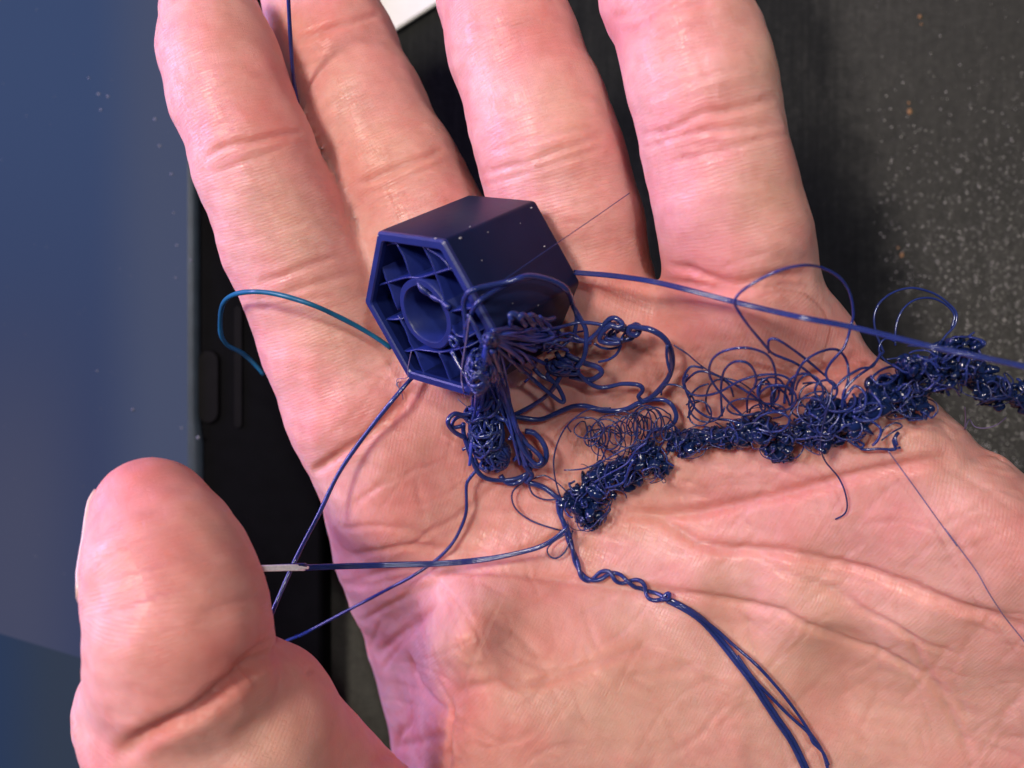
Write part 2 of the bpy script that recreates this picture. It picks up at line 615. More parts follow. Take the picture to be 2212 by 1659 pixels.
FINGERS = {
    'index': [(452, 38, 7, 108), (474, 120, 8, 120), (500, 210, 9, 126), (548, 335, 9, 127), (585, 430, 7, 131), (620, 520, 5, 135), (664, 625, 3, 135), (715, 750, 1, 141), (772, 890, 0, 147), (850, 1040, -3, 150)],
    'middle': [(655, -110, -9, 105), (690, 0, -6, 116), (728, 95, -4, 121), (786, 235, -2, 129), (860, 385, -2, 137), (920, 520, -2, 146), (970, 650, -2, 152), (1050, 820, -6, 140)],
    'ring': [(1030, -150, 8, 108), (1078, -10, 10, 128), (1108, 100, 12, 137), (1160, 245, 13, 146), (1194, 350, 13, 151), (1228, 480, 11, 154), (1252, 600, 8, 150), (1300, 770, 4, 150)],
    'pinky': [(1385, -150, 20, 108), (1428, -50, 24, 128), (1452, 10, 25, 136), (1494, 105, 27, 146), (1521, 205, 27, 151), (1543, 318, 26, 146), (1568, 430, 25, 149), (1590, 540, 23, 154), (1604, 615, 20, 153), (1650, 760, 12, 140)],
}
THUMB_A = [(330, 1124, 30, 136), (364, 1226, 33, 163), (393, 1350, 34, 187), (398, 1440, 33, 196)]
THUMB_B = [(392, 1535, 27, 214), (520, 1590, 24, 206), (612, 1720, 16, 214), (800, 1930, 6, 240), (1150, 2180, 0, 300)]

OUT = [(705, 1010), (690, 900), (760, 830), (860, 740), (960, 660), (1030, 570), (1130, 520), (1240, 520), (1330, 560), (1390, 607), (1425, 622), (1470, 600), (1530, 560), (1620, 545), (1700, 570), (1757, 612), (1795, 640), (1830, 685), (1862, 728), (1885, 766), (1940, 802), (2005, 858), (2085, 925), (2130, 972), (2175, 990), (2212, 1025), (2350, 1130), (2560, 1330),
       (2900, 1750), (3000, 2050), (2700, 2500), (2300, 2500), (1700, 2350), (1300, 2150), (1000, 1930), (905, 1780), (855, 1650), (838, 1560), (815, 1470), (784, 1370), (750, 1290), (726, 1205), (706, 1120)]
TOP = [(800, 930, 8), (840, 1010, 7), (720, 1060, 3), (1010, 830, 10), (1130, 700, 14), (1250, 720, 17), (1400, 680, 22), (1620, 690, 31), (1740, 690, 29), (1830, 770, 27), (1150, 950, 6), (1300, 1000, 6), (1000, 1050, 5),
       (1500, 900, 15), (1450, 790, 19), (1950, 880, 28), (2110, 1000, 28), (1880, 970, 25), (1700, 980, 18), (2050, 1150, 26), (2200, 1250, 27), (1500, 1050, 11), (1700, 1130, 17), (1400, 1165, 8), (1600, 1230, 12), (1800, 1290, 16), (1950, 1380, 18),
       (1100, 1150, 4), (900, 1150, 4), (780, 1180, 1), (1000, 1222, 4), (1225, 1252, 6), (1400, 1285, 8), (1513, 1264, 11.5), (1670, 1298, 15), (1780, 1335, 17), (1600, 1345, 9), (1820, 1430, 10.5), (1950, 1520, 10.5),
       (1010, 1300, 13), (985, 1370, 17), (1090, 1340, 13), (1050, 1470, 16), (1100, 1400, 13), (1300, 1420, 13), (1300, 1600, 14), (1600, 1500, 11), (1050, 1620, 14), (1800, 1620, 9.5), (1450, 1430, 11),
       (915, 1345, 1), (893, 1430, -6), (890, 1520, -10), (955, 1500, 5), (940, 1400, 9), (930, 1600, 2), (800, 1330, -5), (850, 1430, -13), (858, 1540, -17), (885, 1650, -13),
       (1500, 1900, 12), (2200, 1480, 18), (2100, 1660, 11), (2500, 1450, 22), (2700, 1900, 12), (2000, 2200, 13), (2700, 2300, 12), (950, 1850, 0), (1200, 2050, 8)]


def tps(points):
    p = np.array(points, float)
    xy, zv = p[:, :2] / 1000.0, p[:, 2]
    n = len(p)

    def U(r2): return np.where(r2 > 0, r2 * np.log(np.maximum(r2, 1e-12)), 0)
    K = U(((xy[:, None] - xy[None]) ** 2).sum(-1)) + np.eye(n) * 0.0006
    Q = np.hstack([np.ones((n, 1)), xy])
    A = np.block([[K, Q], [Q.T, np.zeros((3, 3))]])
    w = np.linalg.solve(A, np.concatenate([zv, np.zeros(3)]))

    def f(u, v):
        x, y = u / 1000.0, v / 1000.0
        out = w[n] + w[n + 1] * x + w[n + 2] * y
        for i in range(n):
            out = out + w[i] * U((x - xy[i, 0]) ** 2 + (y - xy[i, 1]) ** 2)
        return out
    return f


def poly_sd(u, v, poly):
    d = np.full(u.shape, 1e9)
    inside = np.zeros(u.shape, bool)
    p = np.array(poly, float)
    for a, b in zip(p, np.roll(p, -1, 0)):
        ab = b - a
        t = np.clip(((u - a[0]) * ab[0] + (v - a[1]) * ab[1]) / (ab @ ab), 0, 1)
        d = np.minimum(d, np.hypot(u - a[0] - t * ab[0], v - a[1] - t * ab[1]))
        c = (a[1] > v) != (b[1] > v)
        xi = a[0] + (v - a[1]) / (b[1] - a[1] + 1e-12) * ab[0]
        inside ^= c & (u < xi)
    return np.where(inside, -d, d)


def build_field(h):
    x = np.arange(-80, 130, h)
    y = np.arange(-118, 84, h)
    zz = np.arange(-36, 54, h)
    # palm slab in line-of-sight coordinates
    GU, GV = np.meshgrid(np.arange(-600, 3400, 8.0), np.arange(-900, 3000, 8.0), indexing='ij')
    SD = poly_sd(GU, GV, spline2(OUT))
    TP = tps(TOP)(GU, GV)
    TP = np.clip(TP, -14, 34)
    X, Y, Z = np.meshgrid(x, y, zz, indexing='ij')
    s = FOC / (CAM_Z - Z)
    u = 1106 + X * s
    v = 829.5 - Y * s
    fi = np.clip((u + 600) / 8.0, 0, GU.shape[0] - 1.001)
    fj = np.clip((v + 900) / 8.0, 0, GU.shape[1] - 1.001)
    i0, j0 = fi.astype(np.int32), fj.astype(np.int32)
    a, b = fi - i0, fj - j0

    def bil(A):
        return A[i0, j0] * (1 - a) * (1 - b) + A[i0 + 1, j0] * a * (1 - b) + A[i0, j0 + 1] * (1 - a) * b + A[i0 + 1, j0 + 1] * a * b
    d = bil(SD) / s
    T = bil(TP)
    H, R = 10.5, 10.0
    q = np.clip(-d / R, 0, 1)
    hh = H * np.sqrt(np.clip(1 - (1 - q) ** 2, 0, 1))
    mid = T - H
    dz = np.abs(Z - mid)
    # rounded slab distance (approximate)
    e = np.maximum(d + R, 0)
    F = np.where(d < -R, dz - H, np.sqrt(e ** 2 + (dz * R / H) ** 2) - R)
    F = F * 0.9
    G = F.copy()
    for name, rows in list(FINGERS.items()) + [('thumb_b', THUMB_B), ('thumb_a', THUMB_A)]:
        cp = chain_pts(rows)
        Fi = None
        lo = np.min([p - r for p, r in cp], 0) - 9
        hi = np.max([p + r for p, r in cp], 0) + 9
        ia, ib = np.searchsorted(x, [lo[0], hi[0]])
        ja, jb = np.searchsorted(y, [lo[1], hi[1]])
        ka, kb = np.searchsorted(zz, [lo[2], hi[2]])
        sl = (slice(ia, ib), slice(ja, jb), slice(ka, kb))
        for (p0, r0), (p1, r1) in zip(cp, cp[1:]):
            c = round_cone(X[sl], Y[sl], Z[sl], p0, p1, r0, r1)
            Fi = c if Fi is None else smin(Fi, c, 2.5)
        k = {'thumb_a': 1.6, 'thumb_b': 6.0, 'pinky': 2.2, 'ring': 2.6, 'middle': 3.5, 'index': 6.0}[name]
        # fingers melt into the palm but only touch each other
        if name == 'thumb_a':
            G[sl] = smin(G[sl], Fi, k)
        else:
            G[sl] = smin(G[sl], smin(F[sl], Fi, k), 1.2)
    F = G
    return x, y, zz, F


def spline2(poly):
    p = np.array(poly + poly[:2], float)
    return spline(np.c_[p, np.zeros(len(p))], 30.0)[:, :2][:-1].tolist()


def surface_nets(x, y, z, F):
    nx, ny, nz = F.shape
    inn = F < 0
    c = np.zeros((nx - 1, ny - 1, nz - 1), np.int8)
    for i in (0, 1):
        for j in (0, 1):
            for k in (0, 1):
                c += inn[i:nx - 1 + i, j:ny - 1 + j, k:nz - 1 + k]
    I, J, K = np.nonzero((c > 0) & (c < 8))
    idx = -np.ones(c.shape, np.int64)
    idx[I, J, K] = np.arange(len(I))
    acc = np.zeros((len(I), 3))
    cnt = np.zeros(len(I))
    offs = [(i, j, k) for i in (0, 1) for j in (0, 1) for k in (0, 1)]
    for ai, a in enumerate(offs):
        for ax in range(3):
            if a[ax] == 0:
                b = list(a)
                b[ax] = 1
                fa = F[I + a[0], J + a[1], K + a[2]]
                fb = F[I + b[0], J + b[1], K + b[2]]
                m = (fa < 0) != (fb < 0)
                t = np.where(m, fa / np.where(m, fa - fb, 1), 0)
                p = np.array(a, float)[None].repeat(len(I), 0)
                p[:, ax] += t
                acc += p * m[:, None]
                cnt += m
    hstep = np.array([x[1] - x[0], y[1] - y[0], z[1] - z[0]])
    V = (np.c_[I, J, K] + acc / cnt[:, None]) * hstep + np.array([x[0], y[0], z[0]])
    quads = []
    # x edges
    m = inn[:-1, 1:-1, 1:-1] != inn[1:, 1:-1, 1:-1]
    i, j, k = np.nonzero(m)
    f = inn[:-1, 1:-1, 1:-1][m]
    q = np.c_[idx[i, j, k], idx[i, j + 1, k], idx[i, j + 1, k + 1], idx[i, j, k + 1]]
    quads.append(np.where(f[:, None], q, q[:, ::-1]))
    m = inn[1:-1, :-1, 1:-1] != inn[1:-1, 1:, 1:-1]
    i, j, k = np.nonzero(m)
    f = inn[1:-1, :-1, 1:-1][m]
    q = np.c_[idx[i, j, k], idx[i, j, k + 1], idx[i + 1, j, k + 1], idx[i + 1, j, k]]
    quads.append(np.where(f[:, None], q, q[:, ::-1]))
    m = inn[1:-1, 1:-1, :-1] != inn[1:-1, 1:-1, 1:]
    i, j, k = np.nonzero(m)
    f = inn[1:-1, 1:-1, :-1][m]
    q = np.c_[idx[i, j, k], idx[i + 1, j, k], idx[i + 1, j + 1, k], idx[i, j + 1, k]]
    quads.append(np.where(f[:, None], q, q[:, ::-1]))
    Q = np.vstack(quads)
    Q = Q[(Q >= 0).all(1)]
    return V, Q


def laplace(V, Q, it, lam=0.5):
    E = np.vstack([Q[:, [0, 1]], Q[:, [1, 2]], Q[:, [2, 3]], Q[:, [3, 0]]])
    n = len(V)
    cnt = np.bincount(E[:, 0], minlength=n) + np.bincount(E[:, 1], minlength=n)
    for _ in range(it):
        S_ = np.zeros_like(V)
        for ax in range(3):
            S_[:, ax] = np.bincount(E[:, 0], V[E[:, 1], ax], n) + np.bincount(E[:, 1], V[E[:, 0], ax], n)
        V = V + lam * (S_ / np.maximum(cnt, 1)[:, None] - V)
    return V


def subdivide(V, Q):
    """one linear quad subdivision (smoothed afterwards)"""
    n = len(V)
    E = np.vstack([Q[:, [0, 1]], Q[:, [1, 2]], Q[:, [2, 3]], Q[:, [3, 0]]])
    Es = np.sort(E, 1)
    key = Es[:, 0] * n + Es[:, 1]
    uq, inv = np.unique(key, return_inverse=True)
    ev = np.c_[uq // n, uq % n]
    mid = V[ev].mean(1)
    fc = V[Q].mean(1)
    nf = len(Q)
    e = [n + inv[i * nf:(i + 1) * nf] for i in range(4)]
    c = n + len(uq) + np.arange(nf)
    V2 = np.vstack([V, mid, fc])
    Q2 = np.vstack([np.c_[Q[:, 0], e[0], c, e[3]], np.c_[e[0], Q[:, 1], e[1], c], np.c_[c, e[1], Q[:, 2], e[2]], np.c_[e[3], c, e[2], Q[:, 3]]])
    return V2, Q2


def vnormals(V, Q):
    nf = np.cross(V[Q[:, 2]] - V[Q[:, 0]], V[Q[:, 3]] - V[Q[:, 1]])
    n = np.zeros_like(V)
    for ax in range(3):
        for k in range(4):
            n[:, ax] += np.bincount(Q[:, k], nf[:, ax], len(V))
    return n / (np.linalg.norm(n, axis=1)[:, None] + 1e-12)


x_, y_, z_, FLD = build_field(1.0)
HV, HQ = surface_nets(x_, y_, z_, FLD)
del FLD
HV = laplace(HV, HQ, 3)
HV, HQ = subdivide(HV, HQ)
HV = laplace(HV, HQ, 4)
print('hand verts', len(HV), time.time() - T0)

CAMP = Vector((0, 0, CAM_Z))


def bvh_of(V, Q):
    return BVHTree.FromPolygons([tuple(p) for p in V.tolist()], [tuple(q) for q in Q.tolist()])


HB = bvh_of(HV, HQ)


def hit(u, v, tree=None):
    t = Vector(P(u, v, 0)) - CAMP
    t.normalize()
    h = (tree or HB).ray_cast(CAMP, t)
    return np.array(h[0][:]) if h[0] is not None else None


# --- creases: (polyline, depth mm, width mm, redness)
def C_(ox, oy, k, pts): return [(ox + k * a, oy + k * b) for a, b in pts]
def Z1(p): return C_(0, 0, .34722, p)
def Z2(p): return C_(713.2, 384, .29762, p)
def Z3(p): return C_(548.6, 0, .39683, p)
def Z4(p): return C_(1316.7, 0, .40476, p)
def Z5(p): return C_(1371.5, 548.6, .37997, p)
def Z6(p): return C_(0, 548.6, .34722, p)
def Z7(p): return C_(0, 1083, .34722, p)
def Z8(p): return C_(658.3, 987.5, .40476, p)
def Z9(p): return C_(932.6, 658.3, .29762, p)
def Z10(p): return C_(1443.9, 1083, .34722, p)


CREASE = [
    # index
    (Z1([(1270, 985), (1350, 930), (1450, 895), (1600, 870), (1750, 835), (1880, 820)]), .50, .75, .40),
    (Z1([(1330, 1080), (1500, 1010), (1650, 960), (1800, 890)]), .22, .6, .22),
    (Z3([(40, 1530), (150, 1500), (260, 1455), (380, 1420), (450, 1400)]), .42, .8, .35),
    ([(520, 650), (600, 640), (680, 612), (770, 590)], .35, .8, .30),
    ([(545, 668), (640, 650), (720, 640)], .22, .6, .2),
    (Z6([(1950, 1370), (2030, 1310), (2130, 1240), (2212, 1190)]) + [(810, 930), (860, 880), (890, 840)], .75, 1.0, .55),
    ([(655, 1040), (690, 1010), (730, 985)], .35, .8, .3),
    # middle
    (Z3([(225, 235), (330, 190), (450, 145), (620, 95), (680, 70)]), .55, .9, .45),
    (Z3([(240, 370), (330, 330), (450, 285)]), .35, .7, .35),
    (Z3([(560, 1000), (680, 960), (800, 905), (950, 850), (1030, 810)]), .5, .9, .4),
    (Z3([(600, 1060), (740, 1010), (900, 935), (1040, 880)]), .28, .7, .2),
    (Z3([(600, 1330), (800, 1270), (1000, 1190)]), .25, .8, .2),
    # ring
    (Z3([(1205, 960), (1330, 920), (1500, 880), (1650, 820), (1800, 770), (1900, 730)]), .45, .7, .3),
    (Z3([(1290, 830), (1450, 770), (1600, 735), (1850, 690)]), .22, .6, .2),
    (Z3([(1240, 1010), (1420, 960), (1620, 890), (1900, 800)]), .28, .7, .2),
    (Z3([(1080, 200), (1300, 150), (1600, 120)]), .15, .8, .1),
    ([(1230, 600), (1310, 612), (1380, 600)], .5, 1.0, .5),
    # pinky
    (Z4([(60, 170), (160, 140), (260, 70), (420, 20), (520, 0)]), .5, .7, .35),
    (Z4([(20, 95), (160, 60), (330, -10)]), .3, .6, .2),
    (Z4([(180, 720), (330, 690), (480, 610), (620, 590), (760, 560), (900, 515)]), .5, .7, .35),
    (Z4([(190, 790), (350, 735), (500, 700), (700, 680), (920, 655)]), .42, .6, .25),
    (Z4([(330, 860), (480, 830), (640, 790), (800, 740), (950, 710)]), .35, .6, .28),
    (Z4([(200, 530), (350, 460), (520, 410), (700, 370)]), .18, .6, .12),
    (Z4([(310, 1420), (430, 1450), (560, 1500), (700, 1510), (850, 1480), (1000, 1470), (1090, 1460)]), .7, .9, .6),
    (Z4([(300, 1500), (500, 1540), (700, 1545), (900, 1530), (1080, 1530)]), .6, .9, .4),
    (Z4([(600, 1430), (720, 1385), (860, 1340)]), .18, .5, .1),
    # palm
    ([(1340, 1112), (1371, 1111), (1500, 1108), (1637, 1080), (1750, 1055), (1865, 1027), (1990, 1000), (2060, 985)], .85, 1.2, .75),
    (Z10([(-220, 75), (-120, 95), (0, 150), (100, 210), (200, 265), (400, 306), (600, 312), (800, 342), (1000, 392), (1200, 442), (1400, 505), (1700, 625), (2100, 755), (2250, 800)]), 1.0, 1.2, .70),
    (Z10([(540, 350), (680, 420), (800, 470), (1000, 540), (1120, 610), (1250, 700), (1380, 760), (1560, 870), (1800, 960)]), .55, .8, .35),
    (Z10([(760, 380), (900, 440), (1100, 480), (1300, 540)]), .3, .7, .3),
    (Z5([(930, 770), (1000, 735), (1100, 680), (1200, 630), (1330, 565)]), .95, 1.3, .75),
    (Z5([(560, 900), (700, 860), (860, 800), (960, 750)]), .6, 1.2, .6),
    (Z5([(1500, 1010), (1620, 960), (1740, 905)]), .4, .9, .35),
    (Z5([(1930, 1160), (2010, 1130), (2090, 1170), (2212, 1240)]), .4, .8, .3),
    (Z10([(1450, 800), (1520, 880), (1560, 980), (1640, 1100), (1720, 1250), (1820, 1450), (1900, 1659)]), .5, .9, .35),
    (Z10([(1000, 780), (1200, 860), (1400, 980), (1600, 1100), (1800, 1250), (1950, 1400)]), .35, 1.2, .25),
    ([(745, 1262), (850, 1235), (930, 1228), (1000, 1229), (1100, 1234), (1225, 1254), (1387, 1276), (1513, 1290), (1670, 1322), (1757, 1360), (1900, 1412), (1985, 1455)], .65, 1.1, .40),
    (Z8([(170, 680), (300, 690), (430, 670), (560, 640), (700, 610)]), .28, .8, .25),
    (Z8([(200, 380), (330, 370), (480, 375), (620, 400), (720, 450)]), .25, .8, .3),
    (Z8([(560, 480), (640, 420), (720, 370), (800, 330), (900, 260)]), .25, .8, .3),
    (Z8([(400, 1050), (500, 960), (600, 880), (700, 790)]), .55, 1.0, .4),
    (Z8([(420, 1130), (480, 1040), (560, 950), (640, 860)]), .3, .8, .3),
    (Z8([(300, 880), (420, 810), (560, 740), (680, 680)]), .28, .8, .2),
    (Z8([(560, 1060), (575, 1150), (610, 1240), (680, 1320), (740, 1350)]), .8, 1.2, .4),
    (Z8([(775, 1290), (900, 1230), (1050, 1200), (1250, 1200), (1450, 1130), (1650, 1060), (1850, 1000)]), .45, 1.1, .45),
    (Z8([(760, 1659), (750, 1550), (752, 1450), (765, 1370), (790, 1320)]), .9, 1.2, .45),
    (Z8([(560, 1350), (550, 1420), (500, 1480), (470, 1540)]), .7, 1.0, .5),
    (Z8([(360, 1640), (480, 1560), (620, 1520), (740, 1480)]), .6, 1.2, .35),
    (Z8([(1000, 860), (1150, 950), (1250, 1080)]), .2, 1.2, .2),
    (Z8([(1430, 1060), (1330, 1150), (1200, 1230)]), .25, .9, .25),
    (Z8([(1700, 1180), (1900, 1150), (2100, 1100)]), .25, .9, .2),
    ([(1280, 870), (1200, 920), (1120, 990), (1060, 1060), (980, 1120)], .25, .9, .25),
    ([(1480, 790), (1420, 830), (1380, 880)], .25, .9, .3),
    ([(760, 1200), (880, 1180), (980, 1190), (1100, 1200), (1210, 1160), (1340, 1112)], .5, 1.1, .4),
    ([(1100, 770), (1180, 740), (1270, 720)], .2, .8, .2),
    # thumb
    (Z7([(1740, 940), (1640, 1010), (1550, 1090), (1420, 1200), (1280, 1310), (1120, 1400), (980, 1460), (830, 1540), (740, 1580)]), 1.9, 1.6, .9),
    (Z7([(1720, 870), (1640, 920), (1560, 990), (1470, 1060)]), .6, .9, .5),
    (Z7([(1650, 590), (1500, 610), (1380, 650), (1280, 680)]), .25, .9, .3),
    (Z7([(1940, 1040), (1900, 1075)]), .35, .6, .1),
]


def redraw(poly, jitter=1.5, step=12):
    p = spline(np.c_[np.array(poly, float), np.zeros(len(poly))], step)[:, :2]
    return p + rng.normal(0, jitter, p.shape)


# many weak secondary lines following each joint, plus wrinkles of the palm
AUTO = []
for name, rows in FINGERS.items():
    R = np.array(rows, float)
    for _ in range(46):
        t = rng.uniform(0.5, len(R) - 2)
        i = int(t)
        a = R[i] * (1 - (t - i)) + R[i + 1] * (t - i)
        ax = (R[i + 1] - R[i])[:2]
        ax /= np.linalg.norm(ax)
        nr = np.array([-ax[1], ax[0]])
        if rng.random() < 0.55:                      # across
            w0 = rng.uniform(-.9, .2) * a[3]
            w1 = w0 + rng.uniform(.3, 1.0) * a[3]
            sl = rng.normal(0, .10)
            pl = [a[:2] + nr * w + ax * (sl * w + rng.normal(0, 2)) for w in np.linspace(w0, min(w1, .9 * a[3]), 4)]
            AUTO.append((pl, rng.uniform(.03, .10), .45, .06))
        else:                                         # along
            w = rng.uniform(-.7, .7) * a[3]
            ln = rng.uniform(20, 80)
            pl = [a[:2] + nr * (w + rng.normal(0, 2)) + ax * s for s in np.linspace(-ln, ln, 4)]
            AUTO.append((pl, rng.uniform(.02, .07), .40, .05))
for _ in range(260):
    u, v = rng.uniform(780, 2250), rng.uniform(760, 1680)
    ang = math.radians(rng.choice([18, 25, -35, -50, 75]) + rng.normal(0, 12))
    ln = rng.uniform(25, 130)
    bend = rng.normal(0, .15)
    pl = [(u + math.cos(ang) * s - math.sin(ang) * bend * s * s / 100, v + math.sin(ang) * s + math.cos(ang) * bend * s * s / 100) for s in np.linspace(-ln, ln, 5)]
    AUTO.append((pl, rng.uniform(.06, .18), rng.uniform(.45, .8), .10))

HN = vnormals(HV, HQ)
disp = np.zeros(len(HV))
redv = np.zeros(len(HV))
s_ = FOC / (CAM_Z - HV[:, 2])
VU, VV = 1106 + HV[:, 0] * s_, 829.5 - HV[:, 1] * s_
front = HN[:, 2] > -0.35
order = np.argsort(VU)
VUs = VU[order]


def carve(poly, depth, width, rd):
    raw = redraw(poly, 0.8 if depth > .2 else 0.4, 10)
    P3 = [h for h in (hit(u, v) for u, v in raw) if h is not None]
    if len(P3) < 2:
        return
    P3 = np.array(P3)
    lo, hi = P3.min(0) - 5 * width - 0.5, P3.max(0) + 5 * width + 0.5
    sel = np.nonzero((HV[:, 0] > lo[0]) & (HV[:, 0] < hi[0]) & (HV[:, 1] > lo[1]) & (HV[:, 1] < hi[1]) & (HV[:, 2] > lo[2] - 1) & (HV[:, 2] < hi[2] + 1))[0]
    if not len(sel):
        return
    pv = HV[sel]
    best = np.full(len(sel), 1e9)
    bt = np.zeros(len(sel))
    n = len(P3)
    for i in range(n - 1):
        a, b = P3[i], P3[i + 1]
        if np.linalg.norm(b - a) > 6:
            continue
        ab = b - a
        t = np.clip(((pv - a) @ ab) / (ab @ ab + 1e-9), 0, 1)
        d = np.linalg.norm(pv - a - t[:, None] * ab, axis=1)
        m = d < best
        best[m] = d[m]
        bt[m] = (i + t[m]) / (n - 1)
    taper = np.clip(np.minimum(bt, 1 - bt) / 0.14, 0, 1) ** 0.7
    taper = 0.25 + 0.75 * taper
    g = np.exp(-(best / (width * .5)) ** 2)
    bul = np.exp(-((best - width * 1.15) / (width * .65)) ** 2)
    wide = 0.55 * depth * np.exp(-(best / (width * 2.3)) ** 2) if depth >= .45 else 0.0
    np.add.at(disp, sel, (-depth * g - 1.3 * wide + depth * 0.12 * bul) * taper)
    np.maximum.at(redv, sel, rd * np.exp(-(best / (width * 1.0)) ** 2) * taper)


def chain_dist(rows):
    best = np.full(len(HV), 1e9)
    cp = chain_pts(rows)
    for (a, r0), (b, r1) in zip(cp, cp[1:]):
        ab = b - a
        t = np.clip(((HV - a) @ ab) / (ab @ ab), 0, 1)
        best = np.minimum(best, np.linalg.norm(HV - a - t[:, None] * ab, axis=1) - (r0 * (1 - t) + r1 * t))
    return best


seam = np.maximum(chain_dist(FINGERS['index']), chain_dist(FINGERS['middle'])) < 1.3
for (pl_, d_, w_, r_) in CREASE:
    palm_ = np.mean([q[1] for q in pl_]) > 700
    carve(pl_, d_ * ((.75 if pl_[0][0] > 1440 and np.mean([q[1] for q in pl_]) > 1190 else .88) if palm_ else .78), w_ * (1.25 if palm_ else 1.1), r_ * .6)
for c in AUTO:
    carve(*c)
print('creases', time.time() - T0)
# gentle lumps of the flesh
def lump(p, f, seed):
    r = np.random.default_rng(seed)
    o = np.zeros(len(p))
    for _ in range(9):
        k = r.normal(0, 1, 3)
        k = k / np.linalg.norm(k) * f * r.uniform(.6, 1.5)
        o += np.sin(p @ k + r.uniform(0, 6.28))
    return o / 3.0


disp += 0.16 * lump(HV, 0.55, 3) + 0.055 * lump(HV, 1.6, 4)
disp[seam] = 0
HV = HV + HN * disp[:, None]
HV[seam] = laplace(HV, HQ, 8)[seam]

# colour fields of the skin
for (u, v, r, a) in ((480, 120, 110, .26), (560, 260, 85, .34), (1130, 40, 110, .2), (1470, 40, 110, .22), (600, 290, 60, .25), (690, 20, 60, .35), (760, 100, 70, .2), (800, 360, 70, .25), (700, 60, 60, .3), (1210, 330, 80, .16), (1560, 250, 70, .16), (1540, 600, 120, .38), (1450, 600, 60, .3),
                     (1330, 610, 80, .3), (1480, 720, 120, .18), (1680, 760, 110, .2), (860, 880, 90, .3), (900, 960, 80, .15), (1380, 820, 90, .22), (1650, 860, 90, .3), (1530, 940, 70, .25),
                     (320, 1070, 130, .42), (370, 1300, 170, .34), (500, 1450, 110, .45), (350, 1580, 90, .25), (1560, 1110, 100, .2), (1700, 1180, 90, .22), (2150, 1200, 120, .2), (1950, 1160, 100, .15), (1060, 1080, 110, .2), (820, 1120, 70, .2),
                     (1000, 1560, 80, .3), (1100, 1620, 80, .2), (1250, 1300, 110, .12), (690, 1530, 90, .12), (700, 880, 80, .15), (620, 740, 80, .12), (1850, 900, 120, .12)):
    dd = ((VU - u) ** 2 + (VV - v) ** 2) / (r * r)
    redv = np.maximum(redv, redv * 0.5 + a * np.exp(-dd))
redv = np.clip(redv * 1.2, 0, .85)
palev = np.zeros(len(HV))
for (u, v, r, a) in ((1690, 120, 60, .4), (1680, 420, 80, .3), (1950, 1330, 160, .35), (1300, 1000, 90, .22), (1450, 1150, 90, .3), (620, 480, 80, .25), (870, 330, 90, .25), (700, 700, 90, .3), (1230, 250, 80, .25), (1700, 1400, 240, .38), (2000, 1500, 240, .42), (1350, 1480, 220, .34),
                     (1200, 1200, 120, .2), (600, 1600, 120, .35), (1850, 1000, 120, .2)):
    palev = np.maximum(palev, a * np.exp(-((VU - u) ** 2 + (VV - v) ** 2) / (r * r)))

# finger coordinates for the fine lines
co = np.zeros((len(HV), 3))
ang = math.radians(-22)
co[:, 0] = HV[:, 0] * math.cos(ang) + HV[:, 1] * math.sin(ang) + 3 * np.sin(HV[:, 1] * .07)
co[:, 1] = -HV[:, 0] * math.sin(ang) + HV[:, 1] * math.cos(ang) + 2 * np.sin(HV[:, 0] * .08)
co[:, 2] = 0
dbest = np.full(len(HV), 1e9)
for fi, (name, rows) in enumerate(list(FINGERS.items()) + [('thumb', THUMB_A + THUMB_B[:3])]):
    cp = chain_pts(rows)
    if name != 'thumb':
        cp = cp[:-1]
    acc = 0.0
    for (a, r0), (b, r1) in zip(cp, cp[1:]):
        ab = b - a
        L_ = np.linalg.norm(ab)
        t = ((HV - a) @ ab) / (L_ * L_)
        tc_ = np.clip(t, 0, 1)
        rel = HV - a - tc_[:, None] * ab
        d = np.linalg.norm(rel, axis=1) - (r0 * (1 - tc_) + r1 * tc_)
        m = (d < dbest) & (d < 1.6)
        ax = ab / L_
        side = np.cross(ax, [0, 0, 1.0])
        side /= np.linalg.norm(side)
        upv = np.cross(side, ax)
        th = np.arctan2(rel @ side, rel @ upv)
        co[m, 0] = acc + t[m] * L_
        co[m, 1] = th[m] * 9.5
        co[m, 2] = 30.0 * (fi + 1)
        dbest[m] = d[m]
        acc += L_

hand = empty('hand', (40, -60, 0))
tag(hand, 'person\'s bare left hand held palm up over the table, fingers spread upward', 'hand')
me = bpy.data.meshes.new('palm_and_fingers')
me.vertices.add(len(HV))
me.vertices.foreach_set('co', (HV * MM).astype(np.float32).ravel())
me.loops.add(len(HQ) * 4)
me.loops.foreach_set('vertex_index', HQ.astype(np.int32).ravel())
me.polygons.add(len(HQ))
me.polygons.foreach_set('loop_start', np.arange(0, len(HQ) * 4, 4, dtype=np.int32))
me.polygons.foreach_set('use_smooth', np.ones(len(HQ), dtype=bool))
me.update(calc_edges=True)
me.validate()
for nm, arr in (('redness', redv), ('pale', palev)):
    at = me.attributes.new(nm, 'FLOAT', 'POINT')
    at.data.foreach_set('value', arr.astype(np.float32))
at = me.attributes.new('skin_co', 'FLOAT_VECTOR', 'POINT')
at.data.foreach_set('vector', co.astype(np.float32).ravel())
me.materials.append(M_SKIN)
ho = bpy.data.objects.new('skin', me)
scene.collection.objects.link(ho)
child(ho, hand)
HB = bvh_of(HV, HQ)

